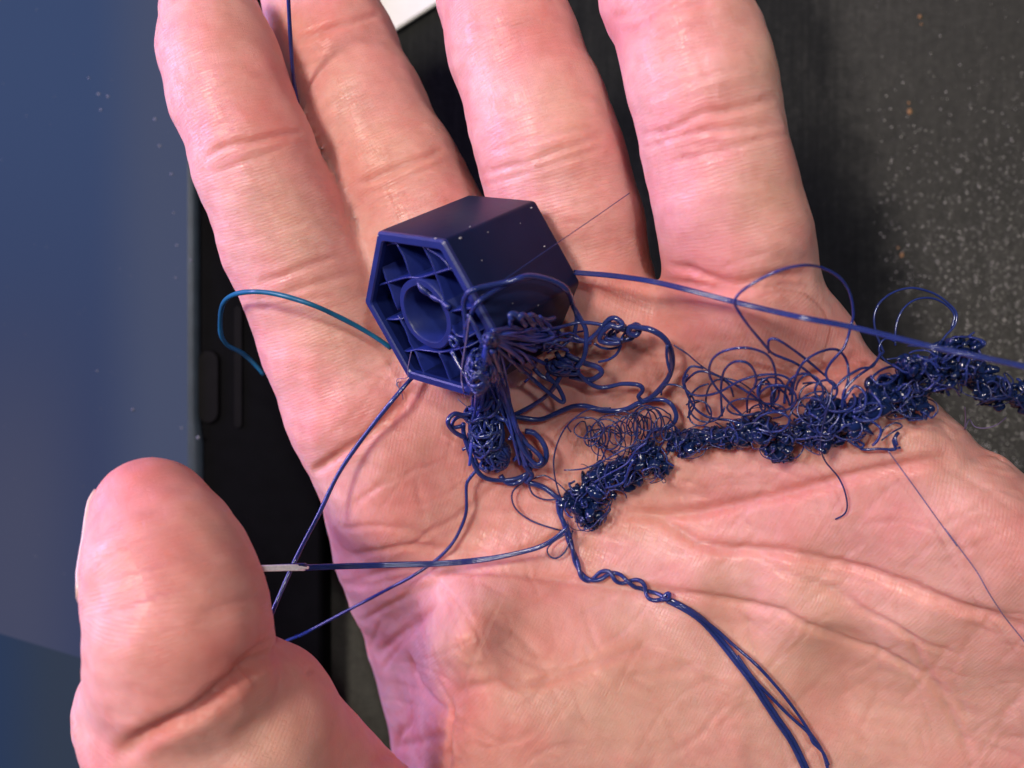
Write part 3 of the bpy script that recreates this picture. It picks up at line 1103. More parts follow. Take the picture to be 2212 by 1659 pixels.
# thumb nail, seen edge on
na, nb = P(316, 1126, 30), P(360, 1262, 33.5)
axn = (nb - na) / np.linalg.norm(nb - na)
dirn = np.array([-0.93, 0.12, -0.42])
dirn -= axn * (dirn @ axn)
dirn /= np.linalg.norm(dirn)
tng = np.cross(axn, dirn)
g_v, g_f = [], []
NU, NV = 12, 13
shell = []
for i in range(NU):
    for j in range(NV):
        t = -0.80 + 1.60 * i / (NU - 1)
        a = math.radians(-55 + 110 * j / (NV - 1))
        c = na + (nb - na) * max(t, -.12)
        dr = dirn * math.cos(a) + tng * math.sin(a) + axn * min(0, t + .12) * 1.5
        dr /= np.linalg.norm(dr)
        h_ = HB.ray_cast(Vector(c + dr * 40), Vector(-dr))
        p = np.array(h_[0][:])
        edge = max(0, 1 - i / 6.0)
        shell.append((p + dr * (-0.08 + .32 * edge), dr))
for lay in (-0.35, 0.25):
    g_v += [p + d * lay for p, d in shell]
for lay in (0, 1):
    o_ = lay * NU * NV
    for i in range(NU - 1):
        for j in range(NV - 1):
            q = (o_ + i * NV + j, o_ + i * NV + j + 1, o_ + (i + 1) * NV + j + 1, o_ + (i + 1) * NV + j)
            g_f.append(q if lay else q[::-1])
rim = [(0, j) for j in range(NV)] + [(i, NV - 1) for i in range(1, NU)] + [(NU - 1, j) for j in range(NV - 2, -1, -1)] + [(i, 0) for i in range(NU - 2, 0, -1)]
for (a, b) in zip(rim, rim[1:] + rim[:1]):
    i0, i1 = a[0] * NV + a[1], b[0] * NV + b[1]
    g_f.append((i0, i1, i1 + NU * NV, i0 + NU * NV))
M_NAIL = simple_mat('nail', (0.66, 0.46, 0.40), 0.25, 0.5, 0.06)
child(mesh_obj('thumbnail', g_v, g_f, M_NAIL), hand)

# ------------------------------------------------------------------ printed hexagonal block
ZC = 27.5
kz = (CAM_Z - ZC) / (CAM_Z - 26.0)
HEX_S, HEX_L = 12.416 * kz, 17.5 * kz
rv = np.array([-2.9354326, 4.5189257, 0.2203265])
an = np.linalg.norm(rv)
BR = np.array(Matrix.Rotation(an, 3, Vector(rv / an)))
BC = P(915.5, 681.0, ZC)


def blk(p):
    return BC + BR @ np.asarray(p, float)


def to_face(u, v, depth=0.0):
    """picture position -> coordinates in the block's open face"""
    o = np.array([0, 0, CAM_Z])
    d = P(u, v, 0) - o
    n = BR[:, 2]
    t = ((BC - n * depth - o) @ n) / (d @ n)
    q = BR.T @ (o + d * t - BC)
    return q[:2]


def side_material():
    m, nt, b = new_mat('navy_block_plastic')
    L = nt.links.new
    tc = N(nt, 'ShaderNodeTexCoord')
    sep = N(nt, 'ShaderNodeSeparateXYZ')
    L(tc.outputs['Object'], sep.inputs['Vector'])
    lay = math_(nt, 'SINE', math_(nt, 'MULTIPLY', sep.outputs['Z'], 2 * math.pi / 0.0003))
    n = N(nt, 'ShaderNodeTexNoise', Scale=160.0, Detail=3.0)
    L(tc.outputs['Object'], n.inputs['Vector'])
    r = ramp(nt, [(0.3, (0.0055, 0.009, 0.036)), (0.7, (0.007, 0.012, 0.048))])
    L(n.outputs['Fac'], r.inputs['Fac'])
    L(r.outputs['Color'], b.inputs['Base Color'])
    b.inputs['Roughness'].default_value = 0.38
    b.inputs['Specular IOR Level'].default_value = 0.12
    n2 = N(nt, 'ShaderNodeTexNoise', Scale=900.0, Detail=2.0)
    L(tc.outputs['Object'], n2.inputs['Vector'])
    bu = N(nt, 'ShaderNodeBump', Strength=0.5, Distance=0.00004)
    L(math_(nt, 'ADD', math_(nt, 'MULTIPLY', lay, 0.15), n2.outputs['Fac']), bu.inputs['Height'])
    L(bu.outputs['Normal'], b.inputs['Normal'])
    return m


M_BLOCK = side_material()
M_RIM = filament_material('blue_print_edge', (0.010, 0.020, 0.130), 0.38)
M_INNER = filament_material('shade_painted_inner', (0.004, 0.008, 0.055), 0.30)  # same plastic, with the shade inside the cells painted into its colour
M_RIB = filament_material('blue_infill', (0.010, 0.020, 0.150), 0.32)

block = bpy.data.objects.new('hexagonal_block', None)
scene.collection.objects.link(block)
block.empty_display_size = 0.005
block.matrix_world = Matrix.Translation(Vector(BC) * MM) @ Matrix(BR.tolist()).to_4x4()
tag(block, 'dark blue 3D printed hexagonal block with open infill face, lying on the fingers', 'printed block')


def hex_loop(s, corner, seg=4):
    out = []
    for i in range(6):
        a = math.radians(120 - 60 * i)
        c = np.array([s * math.cos(a), s * math.sin(a)])
        inn = c * (1 - corner / (s * math.cos(math.radians(30))))
        rr = corner
        for k in range(seg + 1):
            b = a + math.radians(30 - 60 * k / seg)
            out.append(inn + rr * np.array([math.cos(b), math.sin(b)]))
    return np.array(out)


def loft(loops, cap0=False, cap1=False):
    V, F = [], []
    n = len(loops[0][0])
    for lp, z in loops:
        V += [(p[0], p[1], z) for p in lp]
    for i in range(len(loops) - 1):
        for j in range(n):
            k = (j + 1) % n
            F.append((i * n + j, i * n + k, (i + 1) * n + k, (i + 1) * n + j))
    if cap0:
        F.append(tuple(range(n - 1, -1, -1)))
    if cap1:
        F.append(tuple((len(loops) - 1) * n + j for j in range(n)))
    return V, F


def local_obj(name, V, F, mat, smooth=False, parent=block):
    bm = bmesh.new()
    vs = [bm.verts.new(Vector(v) * MM) for v in V]
    for f in F:
        try:
            bm.faces.new([vs[i] for i in f])
        except ValueError:
            pass
    bmesh.ops.recalc_face_normals(bm, faces=bm.faces)
    o = bm_obj(name, bm, mat, parent, smooth)
    return o


WALL = 1.5
# walls + closed back, with a small round-over at both ends
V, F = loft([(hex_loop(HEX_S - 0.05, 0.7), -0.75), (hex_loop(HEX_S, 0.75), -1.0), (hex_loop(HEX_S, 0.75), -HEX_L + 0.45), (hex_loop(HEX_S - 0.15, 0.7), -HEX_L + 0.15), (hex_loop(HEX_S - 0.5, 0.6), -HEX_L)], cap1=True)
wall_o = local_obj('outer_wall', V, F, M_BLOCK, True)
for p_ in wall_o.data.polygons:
    p_.use_smooth = len(p_.vertices) == 4
V, F = loft([(hex_loop(HEX_S - 0.05, 0.7), -0.75), (hex_loop(HEX_S - 0.05, 0.7), -0.30), (hex_loop(HEX_S - 0.35, 0.65), 0.0), (hex_loop(HEX_S - WALL + 0.2, 0.8), 0.0), (hex_loop(HEX_S - WALL, 0.8), -0.2), (hex_loop(HEX_S - WALL, 0.8), -0.9)])
rim_o = local_obj('rim', V, F, M_RIM, True)
for p_ in rim_o.data.polygons:
    p_.use_smooth = len(p_.vertices) == 4
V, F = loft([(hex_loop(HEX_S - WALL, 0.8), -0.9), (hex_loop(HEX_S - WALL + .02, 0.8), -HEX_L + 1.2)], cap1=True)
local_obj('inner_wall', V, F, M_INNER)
# smooth shading must not bleed over the edges
for o_ in (wall_o, rim_o):
    md = o_.modifiers.new('split', 'EDGE_SPLIT')
    md.split_angle = math.radians(32)

# central tube
tcx = to_face(*Z2([(688, 992)])[0], .75)
tube_r = 5.0 * kz
rin = 3.85 * kz
aa = np.linspace(0, 2 * math.pi, 48, endpoint=False)
circ = lambda r: np.array([tcx + r * np.array([math.cos(a), math.sin(a)]) for a in aa])
wob = 1 + 0.012 * np.sin(aa * 5 + 1)
lo_ = lambda r: np.array([tcx + r * w * np.array([math.cos(a), math.sin(a)]) for a, w in zip(aa, wob)])
V, F = loft([(lo_(tube_r), -HEX_L + 1.3), (lo_(tube_r), -1.0), (lo_(tube_r - .2), -0.75), (lo_(rin + .2), -0.75), (lo_(rin), -1.0), (lo_(rin), -6.5)], cap1=True)
local_obj('centre_tube', V, F, M_RIM, True).modifiers.new('split', 'EDGE_SPLIT').split_angle = math.radians(40)


def in_hex(p, s):
    for i in range(6):
        a = math.radians(90 - 60 * i)
        if p[0] * math.cos(a) + p[1] * math.sin(a) > s * math.cos(math.radians(30)):
            return False
    return True


def rib(pts2d, th=0.42, top=-0.9, depth=11.0):
    p = np.array(pts2d, float)
    p = spline(np.c_[p, np.zeros(len(p))], 0.7)[:, :2]
    t = np.gradient(p, axis=0)
    t /= np.linalg.norm(t, axis=1)[:, None] + 1e-9
    n = np.c_[-t[:, 1], t[:, 0]] * th / 2
    V, F = [], []
    m = len(p)
    for i in range(m):
        a, b = p[i] + n[i], p[i] - n[i]
        tz = top + 0.10 * math.sin(i * 1.3) * rng.random()
        V += [(a[0], a[1], -depth), (a[0], a[1], tz - .12), (*(p[i] + n[i] * .5), tz), (*(p[i] - n[i] * .5), tz), (b[0], b[1], tz - .12), (b[0], b[1], -depth)]
    for i in range(m - 1):
        for j in range(5):
            F.append((i * 6 + j, i * 6 + j + 1, (i + 1) * 6 + j + 1, (i + 1) * 6 + j))
    F += [(0, 1, 2, 3, 4, 5), tuple((m - 1) * 6 + j for j in range(5, -1, -1))]
    return local_obj('infill_rib', V, F, M_RIB, True)


def clipped(zpts):
    out = [to_face(u, v, .9) for u, v in Z2(zpts)]
    out = np.array(out)
    # pull the ends into the wall without leaving the block
    s = HEX_S - 0.35
    res = []
    for p in out:
        k = 1.0
        while not in_hex(p * k, s) and k > .5:
            k -= .01
        res.append(p * k)
    return res


RIBS = [[(480, 470), (540, 600), (585, 720), (600, 770)], [(665, 480), (720, 590), (765, 700), (850, 960), (890, 1090), (935, 1220), (985, 1350)],
        [(300, 480), (350, 590), (420, 770), (490, 960)], [(490, 1000), (550, 1120), (590, 1220), (640, 1320), (690, 1480)], [(785, 1260), (830, 1370), (890, 1530)],
        [(250, 815), (340, 788), (440, 755), (560, 725), (640, 728), (760, 695), (880, 660)], [(270, 1036), (360, 1032), (440, 1030), (520, 1028)], [(860, 972), (930, 962), (1020, 948), (1090, 935)],
        [(400, 1290), (480, 1275), (560, 1262), (640, 1250), (790, 1268), (900, 1250), (1010, 1225)], [(690, 505), (770, 560), (830, 610), (880, 680)], [(520, 1290), (580, 1370), (660, 1440), (720, 1490)], [(370, 500), (430, 480), (500, 478)],
        [(870, 1080), (920, 1150), (1000, 1160)]]
for r_ in RIBS:
    rib(clipped(r_), depth=9.0 + 3 * rng.random(), th=.27 + .12 * rng.random())
sp = Geo()
for (zx, zy, r_) in ((945, 438, .17), (1145, 395, .10), (1460, 218, .14), (1555, 498, .12), (1015, 355, .09), (1325, 912, .08), (1510, 925, .08), (1100, 600, .06), (1380, 330, .06), (765, 440, .12), (350, 420, .10)):
    (u_, v_), = Z2([(zx, zy)])
    h_ = BVHTree.FromPolygons([Vector(blk(v)) for v in loft([(hex_loop(HEX_S, .75), 0.0), (hex_loop(HEX_S, .75), -HEX_L)])[0]], loft([(hex_loop(HEX_S, .75), 0.0), (hex_loop(HEX_S, .75), -HEX_L)], True, True)[1]).ray_cast(CAMP, (Vector(P(u_, v_, 0)) - CAMP).normalized())
    if h_[0] is not None:
        q_ = BR.T @ (np.array(h_[0][:]) - BC)
        sp.add(ICO_V * r_ * np.array([1, .8, 1.6]) + q_, ICO_F)
tag(local_obj('dust_specks', np.vstack(sp.v).tolist(), sp.f, dust_mat('white_speck', (0.6, 0.6, 0.66), .3)), kind='stuff')
# torn lip hanging over the tube
tp = [to_face(u, v) for u, v in Z2([(600, 770), (640, 820), (690, 880), (760, 910), (840, 960)])]
lip = spline([(p[0], p[1], -0.95 + .25 * math.sin(i * 2)) for i, p in enumerate(tp)], .4)
V, F = tube_geo(lip, .30 + .18 * np.abs(np.sin(np.arange(len(lip)) * .5)), 7)
local_obj('torn_lip', V.tolist(), F, M_RIM, True)

# block surface for draping strands over it
bv, bf = loft([(hex_loop(HEX_S, 0.75), 0.0), (hex_loop(HEX_S, 0.75), -HEX_L)], cap0=True, cap1=True)
BB = BVHTree.FromPolygons([Vector(blk(v)) for v in bv], bf)


def surf(u, v):
    hs = [h for h in (hit(u, v), hit(u, v, BB)) if h is not None]
    if not hs:
        return None
    return max(hs, key=lambda p: p[2])


def lift(pts, h):
    """picture polyline -> points h mm above whatever lies under it; h may be a list; gaps are bridged; ('z', value) fixes a height"""
    n = len(pts)
    hh = [h] * n if not isinstance(h, (list, tuple)) else list(h)
    if len(hh) < n:
        hh = list(np.interp(np.linspace(0, 1, n), np.linspace(0, 1, len(hh)), hh))
    zs = []
    for (u, v), k in zip(pts, hh):
        s = surf(u, v)
        zs.append(np.nan if s is None else s[2] + k)
    zs = np.array(zs)
    ok = ~np.isnan(zs)
    if not ok.any():
        zs[:] = 15.0
    else:
        zs = np.interp(np.arange(n), np.nonzero(ok)[0], zs[ok])
    return np.array([P(u, v, z) for (u, v), z in zip(pts, zs)])


def densify(pts, step=25):
    return spline(np.c_[np.array(pts, float), np.zeros(len(pts))], step)[:, :2]


def drape(pts, h, smooth=2):
    d = densify(pts)
    q = lift([tuple(p) for p in d], h)
    z0 = q[:, 2].copy()
    for _ in range(smooth):                     # keep strands from kinking where the ground steps
        z0[1:-1] = np.maximum(z0[1:-1], .25 * z0[:-2] + .5 * z0[1:-1] + .25 * z0[2:])
    return spline([P(u, v, z) for (u, v), z in zip(d, z0)], .45)


def strand(name, path, r, mat, parent=None, sides=7, taper=False, flat=1.0):
    r = np.full(len(path), r)
    r = r * (1 + .05 * np.sin(np.arange(len(path)) * .37 + rng.uniform(0, 6)))
    if taper:
        r = r * np.clip(np.minimum(np.arange(len(path)), np.arange(len(path))[::-1]) / 25.0, .3, 1)
    V, F = tube_geo(path, r, sides, flat)
    return mesh_obj(name, V, F, mat, parent)


# ------------------------------------------------------------------ tangles
def curl(center, rad, n_pts, step, bend, r_):
    """a filament wandering inside an ellipsoid"""
    p = r_.normal(0, .45, 3)
    d = r_.normal(0, 1, 3)
    d /= np.linalg.norm(d)
    axis = r_.normal(0, 1, 3)
    out = []
    for _ in range(n_pts):
        out.append(center + p * rad)
        axis = axis + r_.normal(0, .62, 3)
        axis /= np.linalg.norm(axis)
        d = d + bend * np.cross(axis, d) - .22 * p * max(0, np.linalg.norm(p) - .75)
        d /= np.linalg.norm(d)
        p = p + d * step / rad
        l = np.linalg.norm(p)
        if l > 1.05:
            p *= 1.05 / l
    return np.array(out)


def make_tangle_part(geo, center, rad, n, r_, thick, length=(18, 60), bend=.55):
    for _ in range(n):
        q = curl(center, rad, int(r_.integers(*length)), .55, bend * r_.uniform(.5, 1.4), r_)
        V, F = tube_geo(spline(q, .35), thick * r_.uniform(.7, 1.2), 5)
        geo.add(V, F)


# --- tangle fused to the block's corner
t1 = empty('filament_tangle', P(1063, 735, 24))
tag(t1, 'glossy dark blue filament tangle fused to the corner of the hexagonal block', 'filament tangle')
r1 = np.random.default_rng(21)
px = 1 / 14.5


def part(root, name, path, r, mat, **kw):
    return child(strand(name, path, r, mat, None, **kw), root)


kn = (440, 240)
T1_LOOPS = [
    # (points in picture, heights, radius)
    (Z2([(985, 1190), (985, 1050), (970, 930), (985, 860), (1040, 812), (1230, 768), (1330, 745), (1430, 712), (1560, 730), (1680, 780), (1740, 850), (1765, 930), (1820, 1030), (1855, 1100), (1860, 1200), (1840, 1310), (1790, 1380)]), [1.5, 2, 3, 6, 6, 5, 5, 6], .42),
    (Z2([(985, 1090), (1050, 935), (1130, 862), (1250, 792), (1350, 748), (1500, 722), (1620, 755), (1735, 835), (1765, 930), (1790, 1010), (1775, 1130)]), [2, 3, 4, 4.5, 5], .36),
    (Z9([(1130, 268), (1190, 215), (1240, 160), (1290, 105), (1340, 100), (1385, 140), (1350, 165), (1300, 150), (1240, 200), (1220, 260), (1300, 280), (1370, 270)]), [5, 7, 6], .42),
    (Z9([(1280, 130), (1350, 170), (1430, 170), (1480, 145), (1510, 170), (1480, 220), (1430, 200), (1440, 160), (1500, 165), (1570, 175), (1640, 205), (1700, 255), (1735, 330), (1745, 410), (1735, 490), (1700, 560), (1640, 630), (1580, 680), (1500, 715), (1420, 755), (1330, 770), (1230, 765), (1120, 735), (1020, 740), (900, 790), (800, 830), (700, 828), (600, 812), (540, 830)]), [6, 5, 6, 7, 4, 2.2, 2, 2, 2, 2.5], .47),
    (Z9([(1710, 290), (1705, 360), (1715, 430), (1735, 500)]), [6, 6.5], .25),
    (Z9([(1330, 200), (1340, 240), (1420, 260), (1465, 240), (1460, 200), (1420, 190), (1380, 240), (1370, 300), (1340, 360), (1280, 400), (1210, 415)]), [5, 4], .22),
    (Z9([(1180, 280), (1230, 310), (1300, 320), (1380, 300)]), [5, 4], .22),
    (Z9([(1000, 520), (1130, 545), (1190, 530), (1235, 490), (1200, 450), (1130, 430), (1060, 400), (980, 360)]), [3, 4, 4], .46),
    (Z9([(1060, 490), (1130, 560), (1210, 600), (1290, 595), (1380, 575), (1490, 580), (1530, 605), (1520, 640), (1500, 665), (1530, 700), (1590, 690), (1680, 690), (1740, 725), (1775, 800), (1755, 860), (1690, 900), (1610, 908), (1570, 950), (1540, 1010), (1450, 1050)]), [4, 3, 2, 2, 3, 2], .38),
    (Z9([(470, 312), (600, 425), (720, 530), (850, 640), (935, 705), (960, 692), (930, 620), (885, 560), (800, 520), (740, 460)]), [4, 6, 6, 5, 5], .36),
    (Z9([(590, 800), (680, 760), (780, 700), (860, 635), (900, 575), (940, 510), (960, 460)]), [3, 4, 5, 4], .40),
    (Z9([(900, 340), (940, 400), (1000, 440), (1060, 470), (1050, 500), (980, 490), (900, 440), (880, 470), (840, 510), (880, 560)]), [4, 5], .40),
    (Z9([(870, 430), (930, 420), (990, 450), (970, 490), (910, 480), (870, 440)]), [5, 6], .36),
    (Z9([(580, 110), (570, 70), (610, 70), (660, 120), (680, 150), (640, 90), (670, 75), (720, 120), (740, 150), (700, 90), (735, 75), (780, 120), (800, 150), (770, 100), (830, 110), (890, 95)]), [4, 5, 5, 4], .42),
    (Z9([(580, 80), (570, 130), (600, 180), (700, 190), (800, 175), (900, 170), (1060, 130), (1180, 135), (1250, 150)]), [3, 4, 6], .30),
    (Z9([(440, 190), (520, 180), (600, 170), (700, 200), (820, 230), (960, 215), (1060, 250), (1160, 275)]), [3, 4, 5], .42),
    # lower clump
    (Z9([(300, 780), (230, 800), (170, 790), (125, 825), (120, 870), (150, 910), (190, 940), (240, 965)]), [5, 6, 4], .40),
    (Z9([(260, 830), (210, 810), (160, 840), (150, 890), (220, 880)]), [5, 5], .36),
    (Z9([(680, 920), (740, 930), (800, 990), (830, 1060), (825, 1130), (780, 1170), (720, 1160), (700, 1100)]), [3, 4, 2.5], .50),
    (Z9([(230, 860), (230, 930), (250, 1000), (275, 1080), (310, 1170), (360, 1240), (430, 1270), (520, 1275), (600, 1265), (680, 1235), (720, 1180), (700, 1080), (660, 1010), (610, 940)]), [4, 3, 2, 2, 3], .42),
    (Z9([(500, 1240), (540, 1290), (590, 1300), (660, 1270), (700, 1210), (650, 1130), (660, 1060)]), [2, 2, 3], .46),
    (Z9([(440, 330), (520, 560), (580, 790), (620, 960), (680, 1080), (760, 1160), (800, 1130), (770, 1080), (700, 1020), (640, 960)]), [5, 5, 5, 4], .42),
    (Z9([(700, 1240), (680, 1280), (740, 1300), (820, 1330), (900, 1390), (960, 1430), (1020, 1500)]), [2, 2, 2.5], .50),
    (Z9([(700, 1060), (720, 1100), (680, 1130), (700, 1200), (730, 1240), (690, 1290)]), [3, 2.5], .42),
    (Z9([(150, 330), (190, 420), (240, 500), (280, 560)]), [1.5, 2.5], .25),
    (Z2([(870, 1150), (905, 1165), (925, 1200), (905, 1225), (880, 1205), (875, 1170)]), [1, 1.2], .3),
    (Z2([(1000, 990), (1040, 1060), (1085, 1150), (1110, 1210)]), [3, 3], .33),
    (Z2([(880, 1260), (930, 1350), (985, 1440), (1040, 1500)]), [1.5, 3], .33),
]
for pl, h, r in T1_LOOPS:
    part(t1, 'filament_loop', drape(pl, h), r * .86, M_FIL)
# fan of strands from the knot
fan = Geo()
for _ in range(17):
    k2 = np.array(kn) + r1.normal(0, 16, 2)
    a = r1.uniform(-.22, .95)
    ln = r1.uniform(300, 640) * (1 - .35 * max(0, a))
    e = k2 + ln * np.array([math.cos(a), math.sin(a)])
    m1 = k2 + (e - k2) * .35 + r1.normal(0, 20, 2)
    m2 = k2 + (e - k2) * .7 + r1.normal(0, 28, 2)
    hook = e + r1.normal(0, 75, 2)
    V, F = tube_geo(drape(Z9([tuple(k2), tuple(m1), tuple(m2), tuple(e), tuple(hook)]), [2.5 + 2 * r1.random(), 2 + 5 * r1.random(), 2 + 5 * r1.random(), 2 + 3 * r1.random()]), r1.uniform(.14, .36), 6)
    fan.add(V, F)
for _ in range(22):
    k2 = np.array((400, 330)) + r1.normal(0, 40, 2) * np.array([1.3, 1])
    e = np.array((r1.uniform(280, 640), r1.uniform(700, 1050)))
    m1 = k2 + (e - k2) * .5 + r1.normal(0, 28, 2)
    hook = e + r1.normal(0, 60, 2) + np.array([0, 60])
    V, F = tube_geo(drape(Z9([tuple(k2), tuple(m1), tuple(e), tuple(hook)]), [1.5 + 2.5 * r1.random(), 2 + 4 * r1.random(), 2 + 4 * r1.random()]), r1.uniform(.14, .38), 6)
    fan.add(V, F)
for _ in range(15):       # right hand bundle of long straight strands
    o = r1.normal(0, 14, 2)
    V, F = tube_geo(drape(Z9([(430 + o[0], 340 + o[1]), (500 + o[0], 560 + o[1]), (575 + o[0] * .7, 800), (630 + o[0], 980 + o[1]), (690 + o[0] * 1.5, 1130 + o[1] * 2)]), [3.5, 4.5 + r1.random(), 4 + r1.random() * 2, 3]), r1.uniform(.14, .30), 6)
    fan.add(V, F)
tag(child(fan.build('strand_fan', M_FAN), t1), kind='stuff')
blob = Geo()
for (zx, zy, a, b, h, n) in ((395, 930, 120, 190, 3.2, 40), (440, 1090, 120, 120, 2.8, 26), (330, 800, 90, 70, 3, 10), (430, 250, 40, 34, 3.0, 10), (950, 450, 100, 55, 3.5, 12), (420, 640, 95, 170, 3, 20), (1340, 200, 120, 60, 4.0, 6), (800, 260, 190, 60, 3.0, 10), (340, 480, 70, 130, 2.5, 12)):
    (u, v), = Z9([(zx, zy)])
    c = lift([(u, v)], h)[0]
    make_tangle_part(blob, c, np.array([a * .29762 * px, b * .29762 * px, 2.8]), n, r1, r1.uniform(.20, .34), (16, 40), .28)
tag(child(blob.build('knotted_core', M_FIL), t1), kind='stuff')
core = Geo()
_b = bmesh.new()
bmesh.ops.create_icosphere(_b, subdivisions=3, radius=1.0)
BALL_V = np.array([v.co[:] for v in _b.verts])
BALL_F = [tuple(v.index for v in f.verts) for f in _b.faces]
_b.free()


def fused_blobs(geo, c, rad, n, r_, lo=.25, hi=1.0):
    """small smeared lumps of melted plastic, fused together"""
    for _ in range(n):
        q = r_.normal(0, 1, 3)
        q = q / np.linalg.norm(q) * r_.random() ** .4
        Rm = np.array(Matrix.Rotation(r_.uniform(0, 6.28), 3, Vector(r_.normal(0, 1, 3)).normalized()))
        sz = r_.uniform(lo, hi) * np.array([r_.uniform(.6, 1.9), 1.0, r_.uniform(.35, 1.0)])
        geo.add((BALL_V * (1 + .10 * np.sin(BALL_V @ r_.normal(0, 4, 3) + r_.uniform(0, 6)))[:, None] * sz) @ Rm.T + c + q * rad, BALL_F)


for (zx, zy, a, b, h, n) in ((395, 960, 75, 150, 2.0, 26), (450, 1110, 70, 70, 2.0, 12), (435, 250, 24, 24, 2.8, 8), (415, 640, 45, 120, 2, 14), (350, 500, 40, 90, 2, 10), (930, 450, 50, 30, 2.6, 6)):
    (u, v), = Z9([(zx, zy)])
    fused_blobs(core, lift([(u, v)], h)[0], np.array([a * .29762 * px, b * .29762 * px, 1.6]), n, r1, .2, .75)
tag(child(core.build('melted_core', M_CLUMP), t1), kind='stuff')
# loose grey hairs of filament at the block's lower corner
part(t1, 'wispy_hair', drape(Z2([(590, 1260), (565, 1380), (560, 1450), (490, 1460), (485, 1490), (500, 1530), (520, 1560), (530, 1610)]), [1.0, .5]), .07, M_HAIR, sides=5)
part(t1, 'wispy_hair', drape(Z2([(500, 1480), (480, 1500), (505, 1530), (490, 1560)]), [.5]), .09, M_HAIR, sides=5)
part(t1, 'wispy_hair', drape(Z9([(190, 685), (250, 735), (320, 780), (350, 840)]), [3, 4]), .08, M_HAIR, sides=5)
part(t1, 'wispy_hair', drape(Z2([(1010, 1020), (985, 1200), (960, 1350), (955, 1480), (985, 1600)]), [4, 3]), .10, M_HAIR, sides=5)

# --- long tangle across the palm
t2 = empty('filament_tangle', P(1640, 950, 20))
tag(t2, 'long crumpled dark blue filament tangle strung across the palm to the right', 'filament tangle')
r2 = np.random.default_rng(5)
CL = [  # u, v, ru, rv (picture), height, strands
    (1262, 1080, 48, 50, 3.0, 40), (1300, 1040, 52, 46, 3.4, 34), (1275, 1120, 30, 26, 2.2, 14), (1350, 1030, 46, 40, 3.2, 30), (1400, 995, 42, 36, 3.0, 30), (1432, 1010, 20, 24, 2.4, 10), (1465, 958, 36, 30, 2.6, 24), (1515, 950, 34, 22, 2.2, 16), (1570, 945, 36, 18, 2.2, 10),
    (1640, 925, 42, 34, 2.8, 28), (1690, 952, 36, 34, 2.8, 22), (1680, 975, 30, 18, 2.2, 10), (1740, 925, 34, 36, 2.8, 20), (1785, 895, 46, 46, 3.4, 36), (1790, 950, 44, 26, 2.6, 20), (1850, 905, 36, 44, 3, 12),
    (1935, 850, 42, 42, 4.0, 28), (1975, 880, 48, 34, 3.6, 28), (1990, 790, 60, 34, 3.5, 26), (2060, 790, 46, 46, 2.5, 30), (2115, 815, 42, 42, 1.0, 26), (2075, 752, 60, 26, 3, 16), (2165, 850, 46, 34, 0.0, 22), (2220, 850, 44, 40, -1.0, 24),
      (1490, 955, 32, 26, 2.4, 16), (1545, 942, 34, 24, 2.4, 16), (1600, 932, 36, 28, 2.6, 18), (1835, 925, 36, 28, 2.6, 16), (1885, 875, 38, 34, 3.4, 20), (1905, 840, 32, 30, 3.6, 14), (2020, 832, 42, 34, 3.5, 20), (1960, 820, 42, 30, 3.6, 18), (2140, 840, 40, 30, 1.0, 16)]
dense, fine_g, cores = Geo(), Geo(), Geo()
lastz = 26.0
for (u, v, a, b, h, n) in sorted(CL):
    s = surf(u, v)
    zc = (s[2] if s is not None else lastz - 2) + h
    lastz = zc if s is not None else lastz
    sc_ = (CAM_Z - zc) / FOC
    c = P(u, v, zc)
    make_tangle_part(dense, c, np.array([a * sc_, b * sc_, 2.4]) * .93, int(n * .34), r2, .16, (6, 16), .45)
    make_tangle_part(fine_g, c, np.array([a * sc_ * 1.2, b * sc_ * 1.3, 3.0]), max(2, n // 9), r2, .09, (12, 30), .3)
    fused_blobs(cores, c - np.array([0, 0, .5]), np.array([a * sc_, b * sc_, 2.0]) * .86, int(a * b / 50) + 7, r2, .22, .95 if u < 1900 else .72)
tag(child(dense.build('crumpled_strands', M_FIL), t2), kind='stuff')
tag(child(fine_g.build('fine_strands', M_FINE), t2), kind='stuff')
tag(child(cores.build('melted_core', M_CLUMP), t2), kind='stuff')
